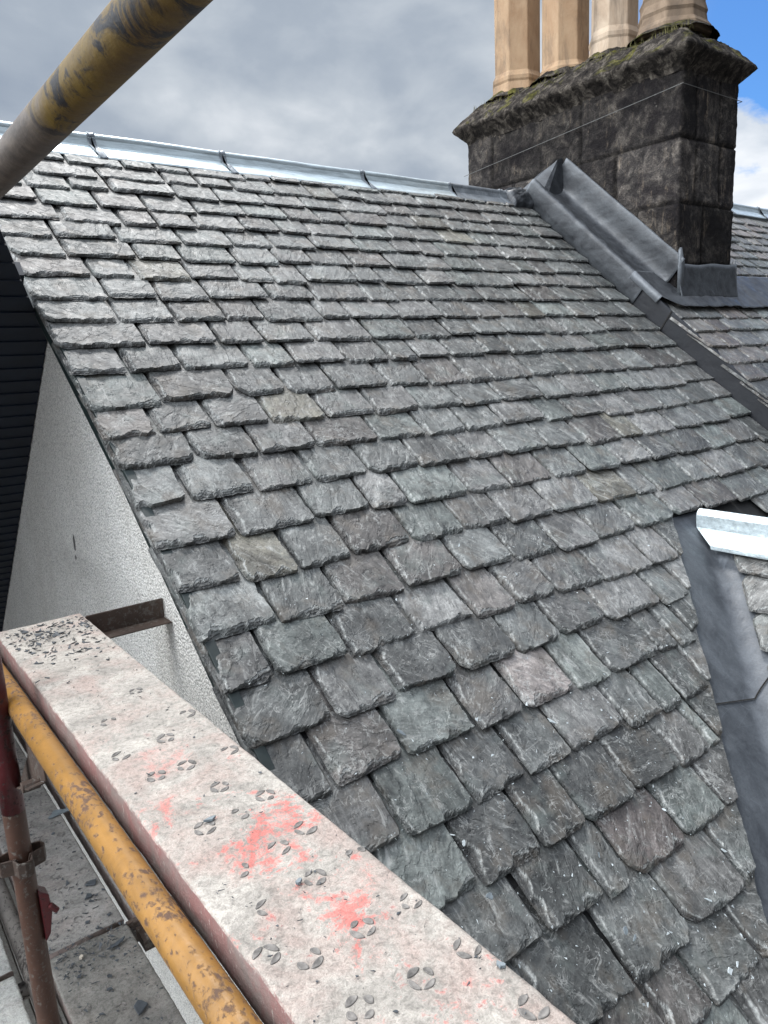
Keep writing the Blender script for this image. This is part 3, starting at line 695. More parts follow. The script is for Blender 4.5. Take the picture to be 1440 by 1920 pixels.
def strap(x, d, yr, zr, parent, w=0.038):
    m = MB(); S = []
    for i, f in enumerate(np.linspace(0, 1, 6)):
        xx = x - w / 2 + w * f
        pr = cap_profile(d + 0.004, lift=0.0035 + 0.0025 * math.sin(f * 9 + x))
        S.append([(xx + 0.10 * abs(a) * 3.0 * (1 if a < 0 else 0) * 0.5 + 0.012 * math.sin(a * 60), yr + a * 1.02, zr + c) for a, c in pr])
    S = np.array(S); inner = S.copy(); inner[:, :, 2] -= 0.0022
    m.sweep(np.concatenate([S, inner[:, ::-1]], 1)); return m.build('ridge_strap', M_STRAP, parent, smooth=True)
for x, d in ((1.27, 0.100), (1.945, 0.095), (2.86, 0.088), (3.575, 0.081), (4.05, 0.070)):
    strap(x, d, YR1, ZR1, house)
# lead lump dressed over the end of the ridge
m = MB(); U, V = np.meshgrid(np.linspace(0, 1, 26), np.linspace(0, 1, 26))
X = 4.09 + 0.22 * U; Sx = 3.47 + 0.155 * V
o = 0.022 + 0.050 * np.sin(U * math.pi) ** 0.6 * np.sin(np.clip(V * 1.1, 0, 1) * math.pi * 0.7) + 0.03 * (fbm(U * 6, V * 7, 5) - 0.5)
o = np.where((U < 0.04) | (U > 0.96) | (V < 0.04), -0.02, o)
m.grid(RP(X, Sx, o)); m.build('lead_saddle', M_LEAD, house, smooth=True)

# ---- stepped edge of the higher roof next door: dark upstand, then lead tray beside the chimney
m = MB(); n = 60; ss = np.linspace(2.60, -1.7, n)
rows_ = [np.stack([RP(4.285 + 0.0015 * np.sin(ss * 21 + q), ss, q)]).reshape(n, 3) for q in (-0.03, 0.02, 0.07, 0.118)]
m.grid(np.stack(rows_)); m.grid(np.stack([rows_[-1], RP(4.34, ss, 0.112)]))
st = m.build('dark_lead_upstand', M_LEAD_D, house, smooth=True); st['label'] = 'near black lead upstand along the roof step'
m = MB(); m.prism([RP(4.2815, 2.105, -0.02), RP(4.2815, 2.113, -0.02), RP(4.2815, 2.128, 0.118), RP(4.2815, 2.120, 0.118)], (0.003, 0, 0))
m.build('upstand_seam', M_DARK, st)

n = 90; sv = np.linspace(2.02, 3.60, n)
prof = []     # (X, o)
prof += [(4.279, -0.012), (4.277, 0.05), (4.276, 0.115), (4.282, 0.137), (4.300, 0.146), (4.320, 0.140), (4.345, 0.128), (4.40, 0.124), (4.455, 0.128), (4.485, 0.142), (4.500, 0.165), (4.504, 0.20), (4.504, 0.255), (4.502, 0.318), (4.508, 0.324)]
rows_ = []
for k, (x, o) in enumerate(prof):
    nse = (fbm(sv * 7, sv * 0 + k * 0.6, 3) - 0.5)
    t = np.clip((2.36 - sv) / 0.22, 0, 1); t = t * t * (3 - 2 * t)     # spreads on to the lower roof
    xx = x + 0.010 * nse; oo = o + 0.012 * nse * (1 if 2 < k < 12 else 0.35)
    oo = oo * (1 - t) + np.minimum(oo, 0.128) * t if k > 2 else oo - t * 0.0
    if k >= 9: xx = xx + t * (k - 8) * 0.03
    rows_.append(RP(xx, sv, oo))
P = np.stack(rows_)
m = MB(); m.grid(P[:, 20:]); tray = m.build('lead_tray', M_LEAD, house, smooth=True)
tray.modifiers.new('thick', 'SOLIDIFY').thickness = 0.003
# apron below the chimney, lower edge dressed by hand
n = 150; xs = np.linspace(4.268, 6.25, n)
low = 2.135 + 0.018 * (fbm(xs * 5, xs * 0, 8) - 0.5) * 2 + 0.10 * np.clip((4.42 - xs) / 0.14, 0, 1) ** 2 - 0.02 * np.clip((xs - 5.1), 0, 1)
low = low + 0.006 * (fbm(xs * 30, xs * 0, 9) - 0.5)
vs = np.linspace(0, 1, 26)
Sg = low[None, :] + (2.50 - low)[None, :] * vs[:, None]; Xg = np.tile(xs, (26, 1))
og = 0.150 + 0.016 * (fbm(Xg * 6, Sg * 6, 12, 3) - 0.5) + 0.012 * (fbm(Xg * 22, Sg * 9, 13, 3) - 0.5) * np.exp(-vs[:, None] * 5)
og = np.where(Xg < 4.275, og - 0.05, og)
keep_hi = 2.30
m = MB(); m.grid(RP(Xg, Sg, og)); 
# upstand against the front face of the chimney
xu = np.linspace(4.49, 5.205, 40); fo = np.linspace(0, 1, 8)
Zt = 0.485 + 0.035 * (xu - 4.49) + 0.004 * np.sin(xu * 17)
Pu = np.stack([np.stack([xu + 0.004 * np.sin(xu * 31 + f * 3), 2.720 - 0.030 * (1 - f) ** 2.0 + 0 * xu, 0.27 + (Zt - 0.27) * f], -1) for f in fo])
m.grid(Pu)
# folded corner pieces
m.prism([(4.488, 2.712, 0.26), (4.520, 2.708, 0.26), (4.530, 2.708, 0.50), (4.502, 2.712, 0.585), (4.494, 2.715, 0.57)], (0.0, 0.012, 0))
m.sweep([[(5.205 + a, 2.73, z), (5.214 + a, 2.74, z), (5.206 + a, 2.75, z)] for a, z in ((0.0, 0.53), (0.0, 0.40), (0.004, 0.34), (0.02, 0.305), (0.06, 0.285))])
ap = m.build('lead_apron', M_LEAD, house, smooth=True); ap.modifiers.new('thick', 'SOLIDIFY').thickness = 0.003
# raised lead dam closing the tray under the ridge
m = MB()
m.prism([(4.31, 3.63, 1.035), (4.505, 3.63, 1.02), (4.505, 3.655, 1.315), (4.46, 3.655, 1.30), (4.30, 3.66, 1.085)], (0, 0.006, 0))
m.prism([(4.498, 3.655, 1.318), (4.452, 3.655, 1.302), (4.30, 3.662, 1.083), (4.29, 3.83, 1.13), (4.45, 3.83, 1.24)], (0, 0.0, -0.006))
dm = m.build('lead_dam', M_LEAD, house); bevel(dm, 0.004)

# ---- lead valley against the dormer
PD = math.atan(0.77)
def vall(Y): return (Y + 1.0863) / 0.8984            # plan line of the valley: X for a given Y
def dz(X, off=0.0): return -3.1485 + 0.77 * X + off
n = 60; Yv = np.linspace(-0.35, 1.76, n)
rows_ = []
for f in np.linspace(0, 1, 9):       # main-roof side
    s_ = (Yv + (HH - 0.03) * SN) / CS
    xl_ = np.minimum(vx(s_) - 0.09, vall(Yv) - 0.05)
    X = xl_ * (1 - f) + vall(Yv) * f
    rows_.append(np.stack([X, Yv, s_ * SN + (HH - 0.03) * CS + 0.004 * (fbm(X * 9, Yv * 9, 3) - 0.5)], -1))
for f in np.linspace(0.15, 1, 7):    # dormer side
    X = np.minimum(vall(Yv) + 0.50 * f, 3.045)
    z0 = (((Yv + (HH - 0.03) * SN) / CS) * SN + (HH - 0.03) * CS)
    rows_.append(np.stack([X, Yv, z0 + 0.77 * (X - vall(Yv)) + 0.004 * (fbm(X * 9, Yv * 9, 4) - 0.5)], -1))
m = MB(); m.grid(np.stack(rows_)); vl = m.build('valley_lead', M_LEAD_V, house, smooth=True)
# lap joint across the valley
m = MB(); pts = []
Y0 = 1.165
for f in np.linspace(0, 1, 14):
    Xc = vall(Y0) - 0.26 + 0.26 * f; Yc = Y0 + 0.05 * (1 - f)
    pts.append((Xc, Yc, float(((Yc + (HH - 0.03) * SN) / CS) * SN + (HH - 0.03) * CS) + 0.004))
for f in np.linspace(0.08, 1, 12):
    Xc = vall(Y0) + 0.24 * f; Yc = Y0 - 0.02 + 0.02 * math.cos(f * 3)
    pts.append((Xc, Yc, pts[13][2] + 0.77 * (Xc - pts[13][0]) + 0.002))
pts = np.array(pts)
m.grid(np.stack([pts + np.array([0, -0.003, 0.001]), pts + np.array([0, 0.0, 0.004]), pts + np.array([0, 0.003, 0.001])]))
m.build('valley_lap', M_DARK, vl)

# ---- dormer
dormer = thing('dormer', '', '', (0, 0, 0)); del dormer['label']; del dormer['category']
dormer.parent = house; dormer.location = -Vector(house.location)
m = MB(); XD, ZD = 3.05, -0.80
yf = 0.15
m.prism([(XD - 1.05, yf, -2.6), (XD + 1.05, yf, -2.6), (XD + 1.05, yf, ZD - 0.06 - 0.77 * 1.05), (XD, yf, ZD - 0.06), (XD - 1.05, yf, ZD - 0.06 - 0.77 * 1.05)], (0, 0.35, 0))
m.build('dormer_wall', M_WALL, dormer)
m = MB(); m.prism([(XD, yf - 0.08, ZD - 0.062), (XD - 1.15, yf - 0.08, ZD - 0.062 - 0.77 * 1.15), (XD - 1.15, 0.42, ZD - 0.062 - .77 * 1.15), (XD, 1.66, ZD - 0.062)], (0, 0, -0.02))
m.prism([(XD, yf - 0.08, ZD - 0.062), (XD + 1.15, yf - 0.08, ZD - 0.062 - 0.77 * 1.15), (XD + 1.15, 0.42, ZD - 0.062 - .77 * 1.15), (XD, 1.66, ZD - 0.062)], (0, 0, -0.02))
m.build('dormer_sarking', M_DECK, dormer)
m = MB(); cpd, spd = math.cos(PD), math.sin(PD)
frL = (np.array([XD, 0, ZD]), np.array([0, -1, 0]), np.array([cpd, 0, spd]), np.array([-spd, 0, cpd]))
frR = (np.array([XD, 0, ZD]), np.array([0, 1, 0]), np.array([-cpd, 0, spd]), np.array([spd, 0, cpd]))
def dmin(s):
    X = XD + s * cpd; return -(0.8984 * X - 1.0863) + 0.065
for k in range(8):
    s = -0.20 - 0.16 * k
    for (a0, a1, _) in complete([], float(dmin(s)) - 0.09, 0.05 - yf + 0.05, s, 0.24):
        seed += 1
        add_slate(m, a0, a1, s, min(0.36, -s + 0.03), 0.16, 0.011, 0.012, 0.006, 0.005 if k < 4 else 0.01, rand_tint(0.62), seed, frame=frL, xmin=dmin)
    for (a0, a1, _) in complete([], yf - 0.08, float(-dmin(s)) + 0.1, s, 0.24):
        seed += 1
        add_slate(m, a0, a1, s, min(0.36, -s + 0.03), 0.16, 0.011, 0.012, 0.006, 0.014, None, seed, frame=frR, xmax=lambda q: -dmin(q))
m.build('dormer_slates', M_SLATE_D, dormer, smooth=False)
m = MB(); S = []
def dcap(y, mitre):
    sl = 0.77; p = []
    w = 0.100
    p = [(-w - 0.002, -w * sl - 0.012), (-w, -w * sl + 0.0), (-0.034, -0.034 * sl + 0.004), (-0.030, 0.010)]
    for t in np.linspace(190, -10, 10): p.append((0.030 * math.cos(math.radians(t)), 0.026 + 0.030 * math.sin(math.radians(t))))
    p += [(0.030, 0.010), (0.034, -0.034 * sl + 0.004), (w, -w * sl + 0.0), (w + 0.002, -w * sl - 0.012)]
    return [(XD + a, y - (abs(a) - 0.03) * 1.55 * mitre * (abs(a) > 0.031), ZD + 0.024 + c) for a, c in p]
for y, mi in ((1.705, 1), (1.50, 0.25), (1.40, 0), (0.9, 0), (0.1, 0)): S.append(dcap(y, mi))
S = np.array(S); inner = S.copy(); inner[:, :, 2] -= 0.004
m.sweep(np.concatenate([S, inner[:, ::-1]], 1)); dc = m.build('dormer_ridge_cap', M_ZINC, dormer)
m = MB(); S = []
for y in (1.395, 1.30): S.append([(x + 0.002 * np.sign(x - XD), yy, z + 0.003) for x, yy, z in dcap(y, 0)])
S = np.array(S); inner = S.copy(); inner[:, :, 2] -= 0.002
m.sweep(np.concatenate([S, inner[:, ::-1]], 1)); m.build('dormer_ridge_strap', M_ZINC, dormer)

# ------------------------------------------------------------------ chimney
CX0, CX1, CY0, CY1 = 4.515, 5.175, 2.75, 4.62
stack = None
def ring(off, rad, dens):
    """rounded rectangle perimeter: points, outward normals, running length"""
    x0, x1, y0, y1 = CX0 - off, CX1 + off, CY0 - off, CY1 + off
    pts, nr = [], []
    def side(a, b_, nn):
        L = math.hypot(b_[0] - a[0], b_[1] - a[1]); k = max(2, int(L / dens))
        for i in range(k): f = i / k; pts.append((a[0] + (b_[0] - a[0]) * f, a[1] + (b_[1] - a[1]) * f)); nr.append(nn)
    def arc(c, a0):
        for i in range(5):
            t = math.radians(a0 + 90 * i / 5); pts.append((c[0] + rad * math.cos(t), c[1] + rad * math.sin(t))); nr.append((math.cos(t), math.sin(t)))
    side((x0 + rad, y0), (x1 - rad, y0), (0, -1)); arc((x1 - rad, y0 + rad), -90)
    side((x1, y0 + rad), (x1, y1 - rad), (1, 0)); arc((x1 - rad, y1 - rad), 0)
    side((x1 - rad, y1), (x0 + rad, y1), (0, 1)); arc((x0 + rad, y1 - rad), 90)
    side((x0, y1 - rad), (x0, y0 + rad), (-1, 0)); arc((x0 + rad, y0 + rad), 180)
    return np.array(pts), np.array(nr)
pts, nr = ring(0, 0.02, 0.012)
zz = np.arange(-0.35, 1.66, 0.012); zb = [-0.6, -0.28, 0.10, 0.49, 0.865, 1.245, 1.64]
jx = {k: [] for k in range(6)}
PX, PZ = np.meshgrid(np.arange(len(pts)), zz)
px, py = pts[:, 0][PX], pts[:, 1][PX]; nx_, ny_ = nr[:, 0][PX], nr[:, 1][PX]
groove = np.zeros(PX.shape); prot = np.zeros(PX.shape)
JY = [[3.3, 3.95, 4.4], [3.1, 3.7, 4.2], [3.45, 4.0, 4.42], [3.05, 3.35, 4.05], [3.22, 3.75, 4.12], [3.5, 3.86, 4.35]]
JXf = [[4.9], [4.75], [4.86, 5.03], [4.80], [4.70, 4.98], [4.68, 4.95]]
for k in range(6):
    mk = (PZ >= zb[k]) & (PZ < zb[k + 1])
    d = np.minimum(np.abs(PZ - zb[k]), np.abs(PZ - zb[k + 1]))
    wob = (fbm(px * 8 + py * 8, PZ * 8, 5) - 0.5) * 0.016
    gg = np.exp(-((d + wob) / 0.010) ** 2)
    for J in JY[k]: gg = np.maximum(gg, np.exp(-((np.abs(py - J) + wob) / 0.009) ** 2) * (np.abs(nx_) > 0.7))
    for J in JXf[k]: gg = np.maximum(gg, np.exp(-((np.abs(px - J) + wob) / 0.009) ** 2) * (np.abs(ny_) > 0.7))
    groove = np.where(mk, gg, groove)
    bi = sum((py > J).astype(int) for J in JY[k]) * (np.abs(nx_) > 0.7) + sum((px > J).astype(int) for J in JXf[k]) * (np.abs(ny_) > 0.7) * 3
    prot = np.where(mk, _hash(bi, 0 * bi + k, 77) * 0.007, prot)
tone = np.where(True, 0.6 + 0.85 * _hash((prot * 1e5).astype(int), (prot * 0).astype(int), 5), 1) * (1 - 0.55 * groove)
disp = prot - groove * 0.016 + 0.022 * (fbm((px + py) * 5, PZ * 5 + py, 21, 5, 0.6) - 0.5) + 0.007 * (fbm((px - py) * 40, PZ * 40, 22, 3) - 0.5)
P = np.stack([px + nx_ * disp, py + ny_ * disp, PZ], -1)
P = np.concatenate([P, P[:, :1]], 1)
tone = np.concatenate([tone, tone[:, :1]], 1)
m = MB(); m.grid(P, tone=tone.reshape(-1, 1))
stack = m.build('chimney_stack', M_STONE, house, smooth=True)
stack['label'] = 'soot blackened sandstone chimney stack'
# weathered coping: bevelled underside, sharp lip, mossy sloping top
prof = [(0.0, 1.615), (0.006, 1.640), (0.040, 1.675), (0.078, 1.714), (0.088, 1.728), (0.080, 1.748), (0.040, 1.795), (-0.005, 1.838), (-0.055, 1.880), (-0.11, 1.915), (-0.17, 1.938), (-0.22, 1.948), (-0.27, 1.952), (-0.318, 1.954)]
pr = []
for a, c in zip(prof[:-1], prof[1:]):
    k = max(1, int(math.hypot(c[0] - a[0], c[1] - a[1]) / 0.013))
    pr += [(a[0] + (c[0] - a[0]) * i / k, a[1] + (c[1] - a[1]) * i / k) for i in range(k)]
pr.append(prof[-1])
base_pts, base_nr = ring(0, 0.02, 0.014)
cx, cy = (CX0 + CX1) / 2, (CY0 + CY1) / 2
rows_ = []
for i, (o, z) in enumerate(pr):
    hw, hl = (CX1 - CX0) / 2, (CY1 - CY0) / 2
    q = np.stack([cx + (base_pts[:, 0] - cx) * (hw + o) / hw, cy + (base_pts[:, 1] - cy) * (hl + o) / hl], -1)
    th = q[:, 0] * 3.1 + q[:, 1] * 2.3
    nz = (fbm(q[:, 0] * 6 + q[:, 1] * 4, q[:, 1] * 6 + z * 6, 31, 5, 0.6) - 0.5); nf = (fbm(q[:, 0] * 45, q[:, 1] * 45 + z * 40, 32, 3) - 0.5)
    dd = 0.034 * nz + 0.010 * nf
    upf = np.clip((z - 1.74) / 0.1, 0, 1)
    rows_.append(np.stack([q[:, 0] + base_nr[:, 0] * dd * (1 - upf * 0.6), q[:, 1] + base_nr[:, 1] * dd * (1 - upf * 0.6), z + (0.075 * nz + 0.022 * nf) * upf], -1))
P = np.stack(rows_); P = np.concatenate([P, P[:, :1]], 1)
m = MB(); m.grid(P); m.build('coping', M_MOSS, stack, smooth=True)
# chimney pots: octagonal, on moulded bases
def pot(Y, X, r, base_r, zbase, zmould, ztop, mat, collar=None, heavy=False):
    m = MB(); P_ = [(base_r * 1.02, zbase), (base_r, zbase + 0.03), (base_r * 0.96, zbase + 0.06), (base_r * 0.90, zmould - 0.05), (base_r * 0.93, zmould - 0.035), (base_r * 0.93, zmould - 0.01), (r * 1.06, zmould + 0.008), (r, zmould + 0.03)]
    if heavy: P_ = [(base_r * 1.05, zbase), (base_r * 1.03, zbase + 0.05), (base_r * 0.93, zbase + 0.08), (base_r * 0.90, zbase + 0.12), (base_r * 0.93, zbase + 0.14), (base_r * 0.86, zbase + 0.19), (r * 1.10, zbase + 0.22), (r * 1.13, zbase + 0.235), (r * 1.02, zbase + 0.27), (r, zbase + 0.30)]
    if collar: P_ += [(r, collar - 0.02), (r * 1.10, collar), (r * 1.12, collar + 0.05), (r * 1.0, collar + 0.07)]
    P_ += [(r * 0.97, ztop), (r * 0.80, ztop), (r * 0.78, ztop - 0.4)]
    S = []
    for rr, z in P_:
        ring_ = []
        for i in range(8):
            a = math.radians(22.5 + 45 * i); b_ = math.radians(22.5 + 45 * (i + 1))
            p0 = np.array([math.cos(a), math.sin(a)]); p1 = np.array([math.cos(b_), math.sin(b_)])
            for f in (0.0, 0.04, 0.5, 0.96):
                q = p0 * (1 - f) + p1 * f
                if f == 0.0: q = q * 0.992
                ring_.append((X + rr * q[0], Y + rr * q[1], z))
        S.append(ring_)
    m.sweep(S); o = m.build('chimney_pot', mat, stack); bevel(o, 0.003, 1); return o
pot(4.375, 4.84, 0.185, 0.222, 1.90, 2.075, 3.0, M_CLAY1, collar=2.72)
pot(3.905, 4.84, 0.177, 0.215, 1.88, 2.00, 3.1, M_CLAY1)
pot(3.480, 4.84, 0.160, 0.190, 1.90, 2.09, 3.0, M_CLAY2)
pot(3.040, 4.84, 0.185, 0.235, 1.92, 2.05, 3.1, M_CLAY3, heavy=True)
# flaunching heaped round the pots
m = MB()
for Y, X, r in ((4.375, 4.84, 0.27), (3.905, 4.84, 0.27), (3.48, 4.84, 0.24), (3.04, 4.84, 0.29)):
    U, V = np.meshgrid(np.linspace(0, 2 * math.pi, 40), np.linspace(0, 1, 10))
    rr = r * (1 - 0.6 * V) * (1 + 0.12 * (fbm(np.cos(U) * 3 + 5, np.sin(U) * 3 + Y, 41) - 0.5))
    z = 1.915 + 0.085 * np.sin(V * math.pi / 2) + 0.03 * (fbm(np.cos(U) * 6 + V * 3, np.sin(U) * 6 + Y, 42) - 0.5)
    m.grid(np.stack([X + rr * np.cos(U), Y + rr * np.sin(U), z], -1))
m.build('flaunching', M_MOSS, stack, smooth=True)
# wire band round the stack
m = MB(); wp = [(4.494, 4.64, 1.395), (4.492, 2.735, 1.535), (5.19, 2.730, 1.535), (5.19, 4.64, 1.40)]
for a, c in zip(wp[:-1], wp[1:]): m.tube(a, c, 0.0022, 6)
m.build('wire_band', M_WIRE, stack)
# dry moss and grass along the coping
m = MB()
for _ in range(260):
    e_ = RNG.random()
    if e_ < 0.72: x = RNG.normal(4.60, 0.06); y = RNG.uniform(2.75, 4.6)
    else: x = RNG.uniform(4.5, 4.8); y = RNG.normal(2.86, 0.05)
    z = 1.87 + 0.35 * min(0.12, abs(x - 4.5)) ; h = RNG.uniform(0.010, 0.036); w = 0.0022
    a = RNG.uniform(0, 6.28); lx, ly = RNG.normal(0, 0.4, 2) * h
    m.add([(x - w * math.cos(a), y - w * math.sin(a), z - 0.02), (x + w * math.cos(a), y + w * math.sin(a), z - 0.02), (x + lx, y + ly, z + h)], [(0, 1, 2)])
mt = m.build('moss_tufts', M_GRASS, stack); mt['kind'] = 'stuff'

# ------------------------------------------------------------------ the adjoining, slightly higher roof to the right
nb_ = thing('adjoining_house', 'higher slate roof next door beyond the chimney and dark lead step', 'house', (6.5, 3.8, -6.6))
m = MB(); off = 0.128
m.prism([RP(4.30, S_EAVE, off - 0.036), RP(9.2, S_EAVE, off - 0.036), RP(9.2, S_RIDGE - 0.02, off - 0.036), RP(4.30, S_RIDGE - 0.02, off - 0.036)], tuple(RP(0, 0, -0.06) - RP(0, 0, 0)))
m.build('roof_sarking', M_DECK, nb_)
m = MB(); s = 3.40; k = 0
while s > -1.75:
    e = 0.118 if s > 2.9 else (0.128 if s > 2.0 else 0.148)
    xl = 4.272
    if s > 2.07: xl = 5.20 if s > 2.20 else 4.40
    if s < 0.9:
        cells = 0.02
    else: cells = None
    for (a0, a1, _) in complete([], xl + (0 if k % 2 else 0.0), 9.0, s, 0.235):
        P_ = RP((a0 + a1) / 2, s); dist = float(np.linalg.norm(P_)); seed += 1
        if a0 > 7.9 and s < 2.6: cell = 0.02
        else: cell = cells or float(np.clip(dist * 0.0016, 0.005, 0.0095))
        L_ = min(2.25 * e, 3.56 - s)
        t = np.array(rand_tint(1.0))
        if RNG.random() < 0.35: t = t * np.array([1.12, 1.0, 0.94])
        add_slate(m, a0, a1, s + RNG.uniform(-0.006, 0.006), L_, e, RNG.uniform(0.011, 0.019), RNG.uniform(0, 0.03), RNG.uniform(0, 0.012), cell, t, seed, off=off + RNG.uniform(0.0, 0.005), chip=0.45, rot=RNG.uniform(-0.02, 0.02))
    s -= e; k += 1
m.build('roof_slates', M_SLATE, nb_, smooth=False)
YR2 = 3.80; ZR2 = 1.215
for x0, x1 in ((5.21, 6.1), (6.102, 7.0), (7.002, 7.62), (7.622, 8.4), (8.402, 9.2)):
    bevel(ridge_piece(x0, x1, YR2, ZR2, 'ridge_cap', M_ZINC, nb_, 0.085, 0.085), 0.0015, 1)
for x in (6.1, 7.0, 7.62, 8.4): strap(x, 0.088, YR2, ZR2, nb_)

# ------------------------------------------------------------------ dark boarded slope to the left of the gable
bc = thing('boarded_lean_to', 'dark navy boarded sloping underside beside the white gable wall', 'lean-to', (-0.8, 3.6, -0.4))
m = MB(); T40 = math.radians(40); dv = np.array([0, math.cos(T40), -math.sin(T40)]); mv = np.array([0, math.sin(T40), math.cos(T40)])
O = np.array([0, 3.052, 0.116])
for k in range(-8, 62):
    a = O + dv * (k * 0.0752 + 0.0015); b_ = O + dv * ((k + 1) * 0.0752 - 0.0015)
    lp = [a + mv * 0.0, b_ + mv * 0.005, b_ + mv * 0.026, a + mv * 0.026]
    def xe(t): return 0.757 + min(0.0, t) * 0.375
    ta, tb = k * 0.0752 + 0.0015, (k + 1) * 0.0752 - 0.0015
    v_ = [(-2.6, p[1], p[2]) for p in lp] + [(xe(t), p[1], p[2]) for p, t in zip(lp, (ta, tb, tb, ta))]
    m.add(v_, [(3, 2, 1, 0), (4, 5, 6, 7)] + [(i, (i + 1) % 4, 4 + (i + 1) % 4, 4 + i) for i in range(4)])
m.build('underside_boards', M_NAVY, bc)
m = MB(); 
for a, b_, xr_ in ((O, O + dv * 4.7, 0.757), (O - dv * 0.3, O, 0.66), (O - dv * 0.6, O - dv * 0.3, 0.55)):
    m.prism([(-2.6, *(a + mv * 0.028)[1:]), (-2.6, *(b_ + mv * 0.028)[1:]), (-2.6, *(b_ + mv * 0.09)[1:]), (-2.6, *(a + mv * 0.09)[1:])], (xr_ + 2.6, 0, 0))
m.build('backing_panel', M_NAVY, bc)
for xp in (-2.6, 0.5):
    m = MB(); m.box(xp, xp + 0.15, 6.3, 6.45, -6.6, -2.75); m.build('post', M_NAVY, bc)

# ------------------------------------------------------------------ scaffold
sca = thing('scaffold', 'tube scaffold with yellow rails and rusty standard along the gable', 'scaffold', (0.24, 1.64, -6.6))
def part(m, name, mat, parent=sca, smooth=True, label=None):
    o = m.build(name, mat, parent, smooth=smooth)
    if label: o['label'] = label
    return o
m = MB(); m.tube((0.270, -1.6, 0.282), (0.270, 3.4, 0.282), 0.02415, 40, 60, wob=0.015); part(m, 'overhead_rail', M_RAIL, label='stained yellow and grey tube crossing overhead')
m = MB(); m.tube((0.267, -1.6, -0.721), (0.262, 3.3, -0.721), 0.02415, 40, 60, wob=0.015); part(m, 'guard_rail', M_YELLOW, label='chipped orange yellow tube beside the plank')
# green paint smear on the rail
m = MB(); U, V = np.meshgrid(np.linspace(0.3, 2.6, 10), np.linspace(0, 1, 12))
std = MB(); std.tube((0.2205, 1.722, -6.6), (0.2205, 1.722, 1.4), 0.02415, 32, 50, wob=0.03); standard = part(std, 'standard', M_STD, label='rusty brown upright tube')
m = MB(); m.tube((0.2205, 1.722, -0.96), (0.2205, 1.722, -0.45), 0.0247, 32, 6); part(m, 'red_paint_band', M_RED, standard)
def vpress(zc):
    m = MB(); t = 0.0035; h = 0.019
    for ang in (0, 90, 180, 270):
        c, s_ = math.cos(math.radians(ang)), math.sin(math.radians(ang))
        path = [(0.021, -0.022), (0.046, -0.015), (0.052, 0.0), (0.046, 0.015), (0.021, 0.022)]
        pin = [(0.021, -0.0178), (0.0435, -0.0118), (0.048, 0.0), (0.0435, 0.0118), (0.021, 0.0178)]
        for i in range(4):
            q = [path[i], path[i + 1], pin[i + 1], pin[i]]
            lp = [(0.2205 + a * c - b_ * s_, 1.722 + a * s_ + b_ * c, zc - h) for a, b_ in q]
            m.prism(lp, (0, 0, 2 * h))
    # V shaped pressing on the face of the tube
    for sg in (-1, 1):
        m.prism([(0.2205 + sg * 0.020, 1.6955, zc + 0.022), (0.2205 + sg * 0.014, 1.6935, zc + 0.022), (0.2205, 1.6925, zc - 0.018), (0.2205, 1.6945, zc - 0.030)], (0, 0.004, 0))
    return m
o = part(vpress(-1.085), 'star_bracket', M_RUST, smooth=False); bevel(o, 0.001, 1)
o = part(vpress(-1.60), 'star_bracket', M_RUST, smooth=False)
m = MB()
m.prism([(0.240, 1.695, -1.165), (0.260, 1.690, -1.180), (0.262, 1.690, -1.225), (0.252, 1.692, -1.280), (0.240, 1.695, -1.30)], (0.0, 0.036, 0))
m.tube((0.258, 1.69, -1.205), (0.272, 1.685, -1.225), 0.007, 12, 3)
o = part(m, 'wedge_clamp', M_RED, smooth=False); bevel(o, 0.003, 2); o['label'] = 'dark red wedge clamp on the upright'
m = MB(); m.tube((0.247, -1.6, -1.690), (0.250, 4.6, -1.690), 0.02415, 28, 50, wob=0.05); part(m, 'deck_rail', M_MUD, label='cement splashed tube between the deck boards')
for yt in (2.12, 0.4):
    m = MB(); m.tube((-0.4, yt, -1.742), (0.755, yt, -1.742), 0.02415, 24, 12); part(m, 'transom', M_MUD)
# angle transom carrying the far end of the plank, pinned to the wall
m = MB(); m.box(0.530, 0.758, 2.128, 2.133, -0.745, -0.684); m.box(0.18, 0.758, 2.072, 2.133, -0.749, -0.7445)
m.box(0.18, 0.30, 2.128, 2.133, -0.7445, -0.700)
o = part(m, 'angle_transom', M_RUST, smooth=False); bevel(o, 0.0015, 1)
# triangular gusset and round foot below the rail
m = MB(); m.prism([(0.262, 1.700, -0.750), (0.262, 1.700, -0.832), (0.262, 1.850, -0.960), (0.262, 1.540, -0.822), (0.262, 1.545, -0.750)], (0.005, 0, 0))
m.prism([(0.262, 1.850, -0.960), (0.262, 1.540, -0.822), (0.230, 1.540, -0.826), (0.230, 1.850, -0.964)], (0, 0, -0.004))
m.tube((0.250, 1.868, -0.972), (0.250, 1.868, -0.982), 0.030, 20, 2)
m.tube((0.226, 1.60, -0.85), (0.262, 1.60, -0.85), 0.012, 12, 2)
o = part(m, 'hop_up_bracket', M_RUST, smooth=False); bevel(o, 0.001, 1)
m = MB(); m.box(0.515, 0.545, 2.070, 2.084, -1.672, -1.655); m.tube((0.532, 2.07, -1.652), (0.562, 2.062, -1.652), 0.009, 12, 2)
m.tube((0.555, 2.06, -1.652), (0.68, 2.03, -1.66), 0.005, 8, 2)
o = part(m, 'board_clip', M_RUST, smooth=False)
m = MB(); m.box(0.545, 0.735, 2.02, 2.095, -1.735, -1.70); part(m, 'deck_bearer', M_RUST, smooth=False)

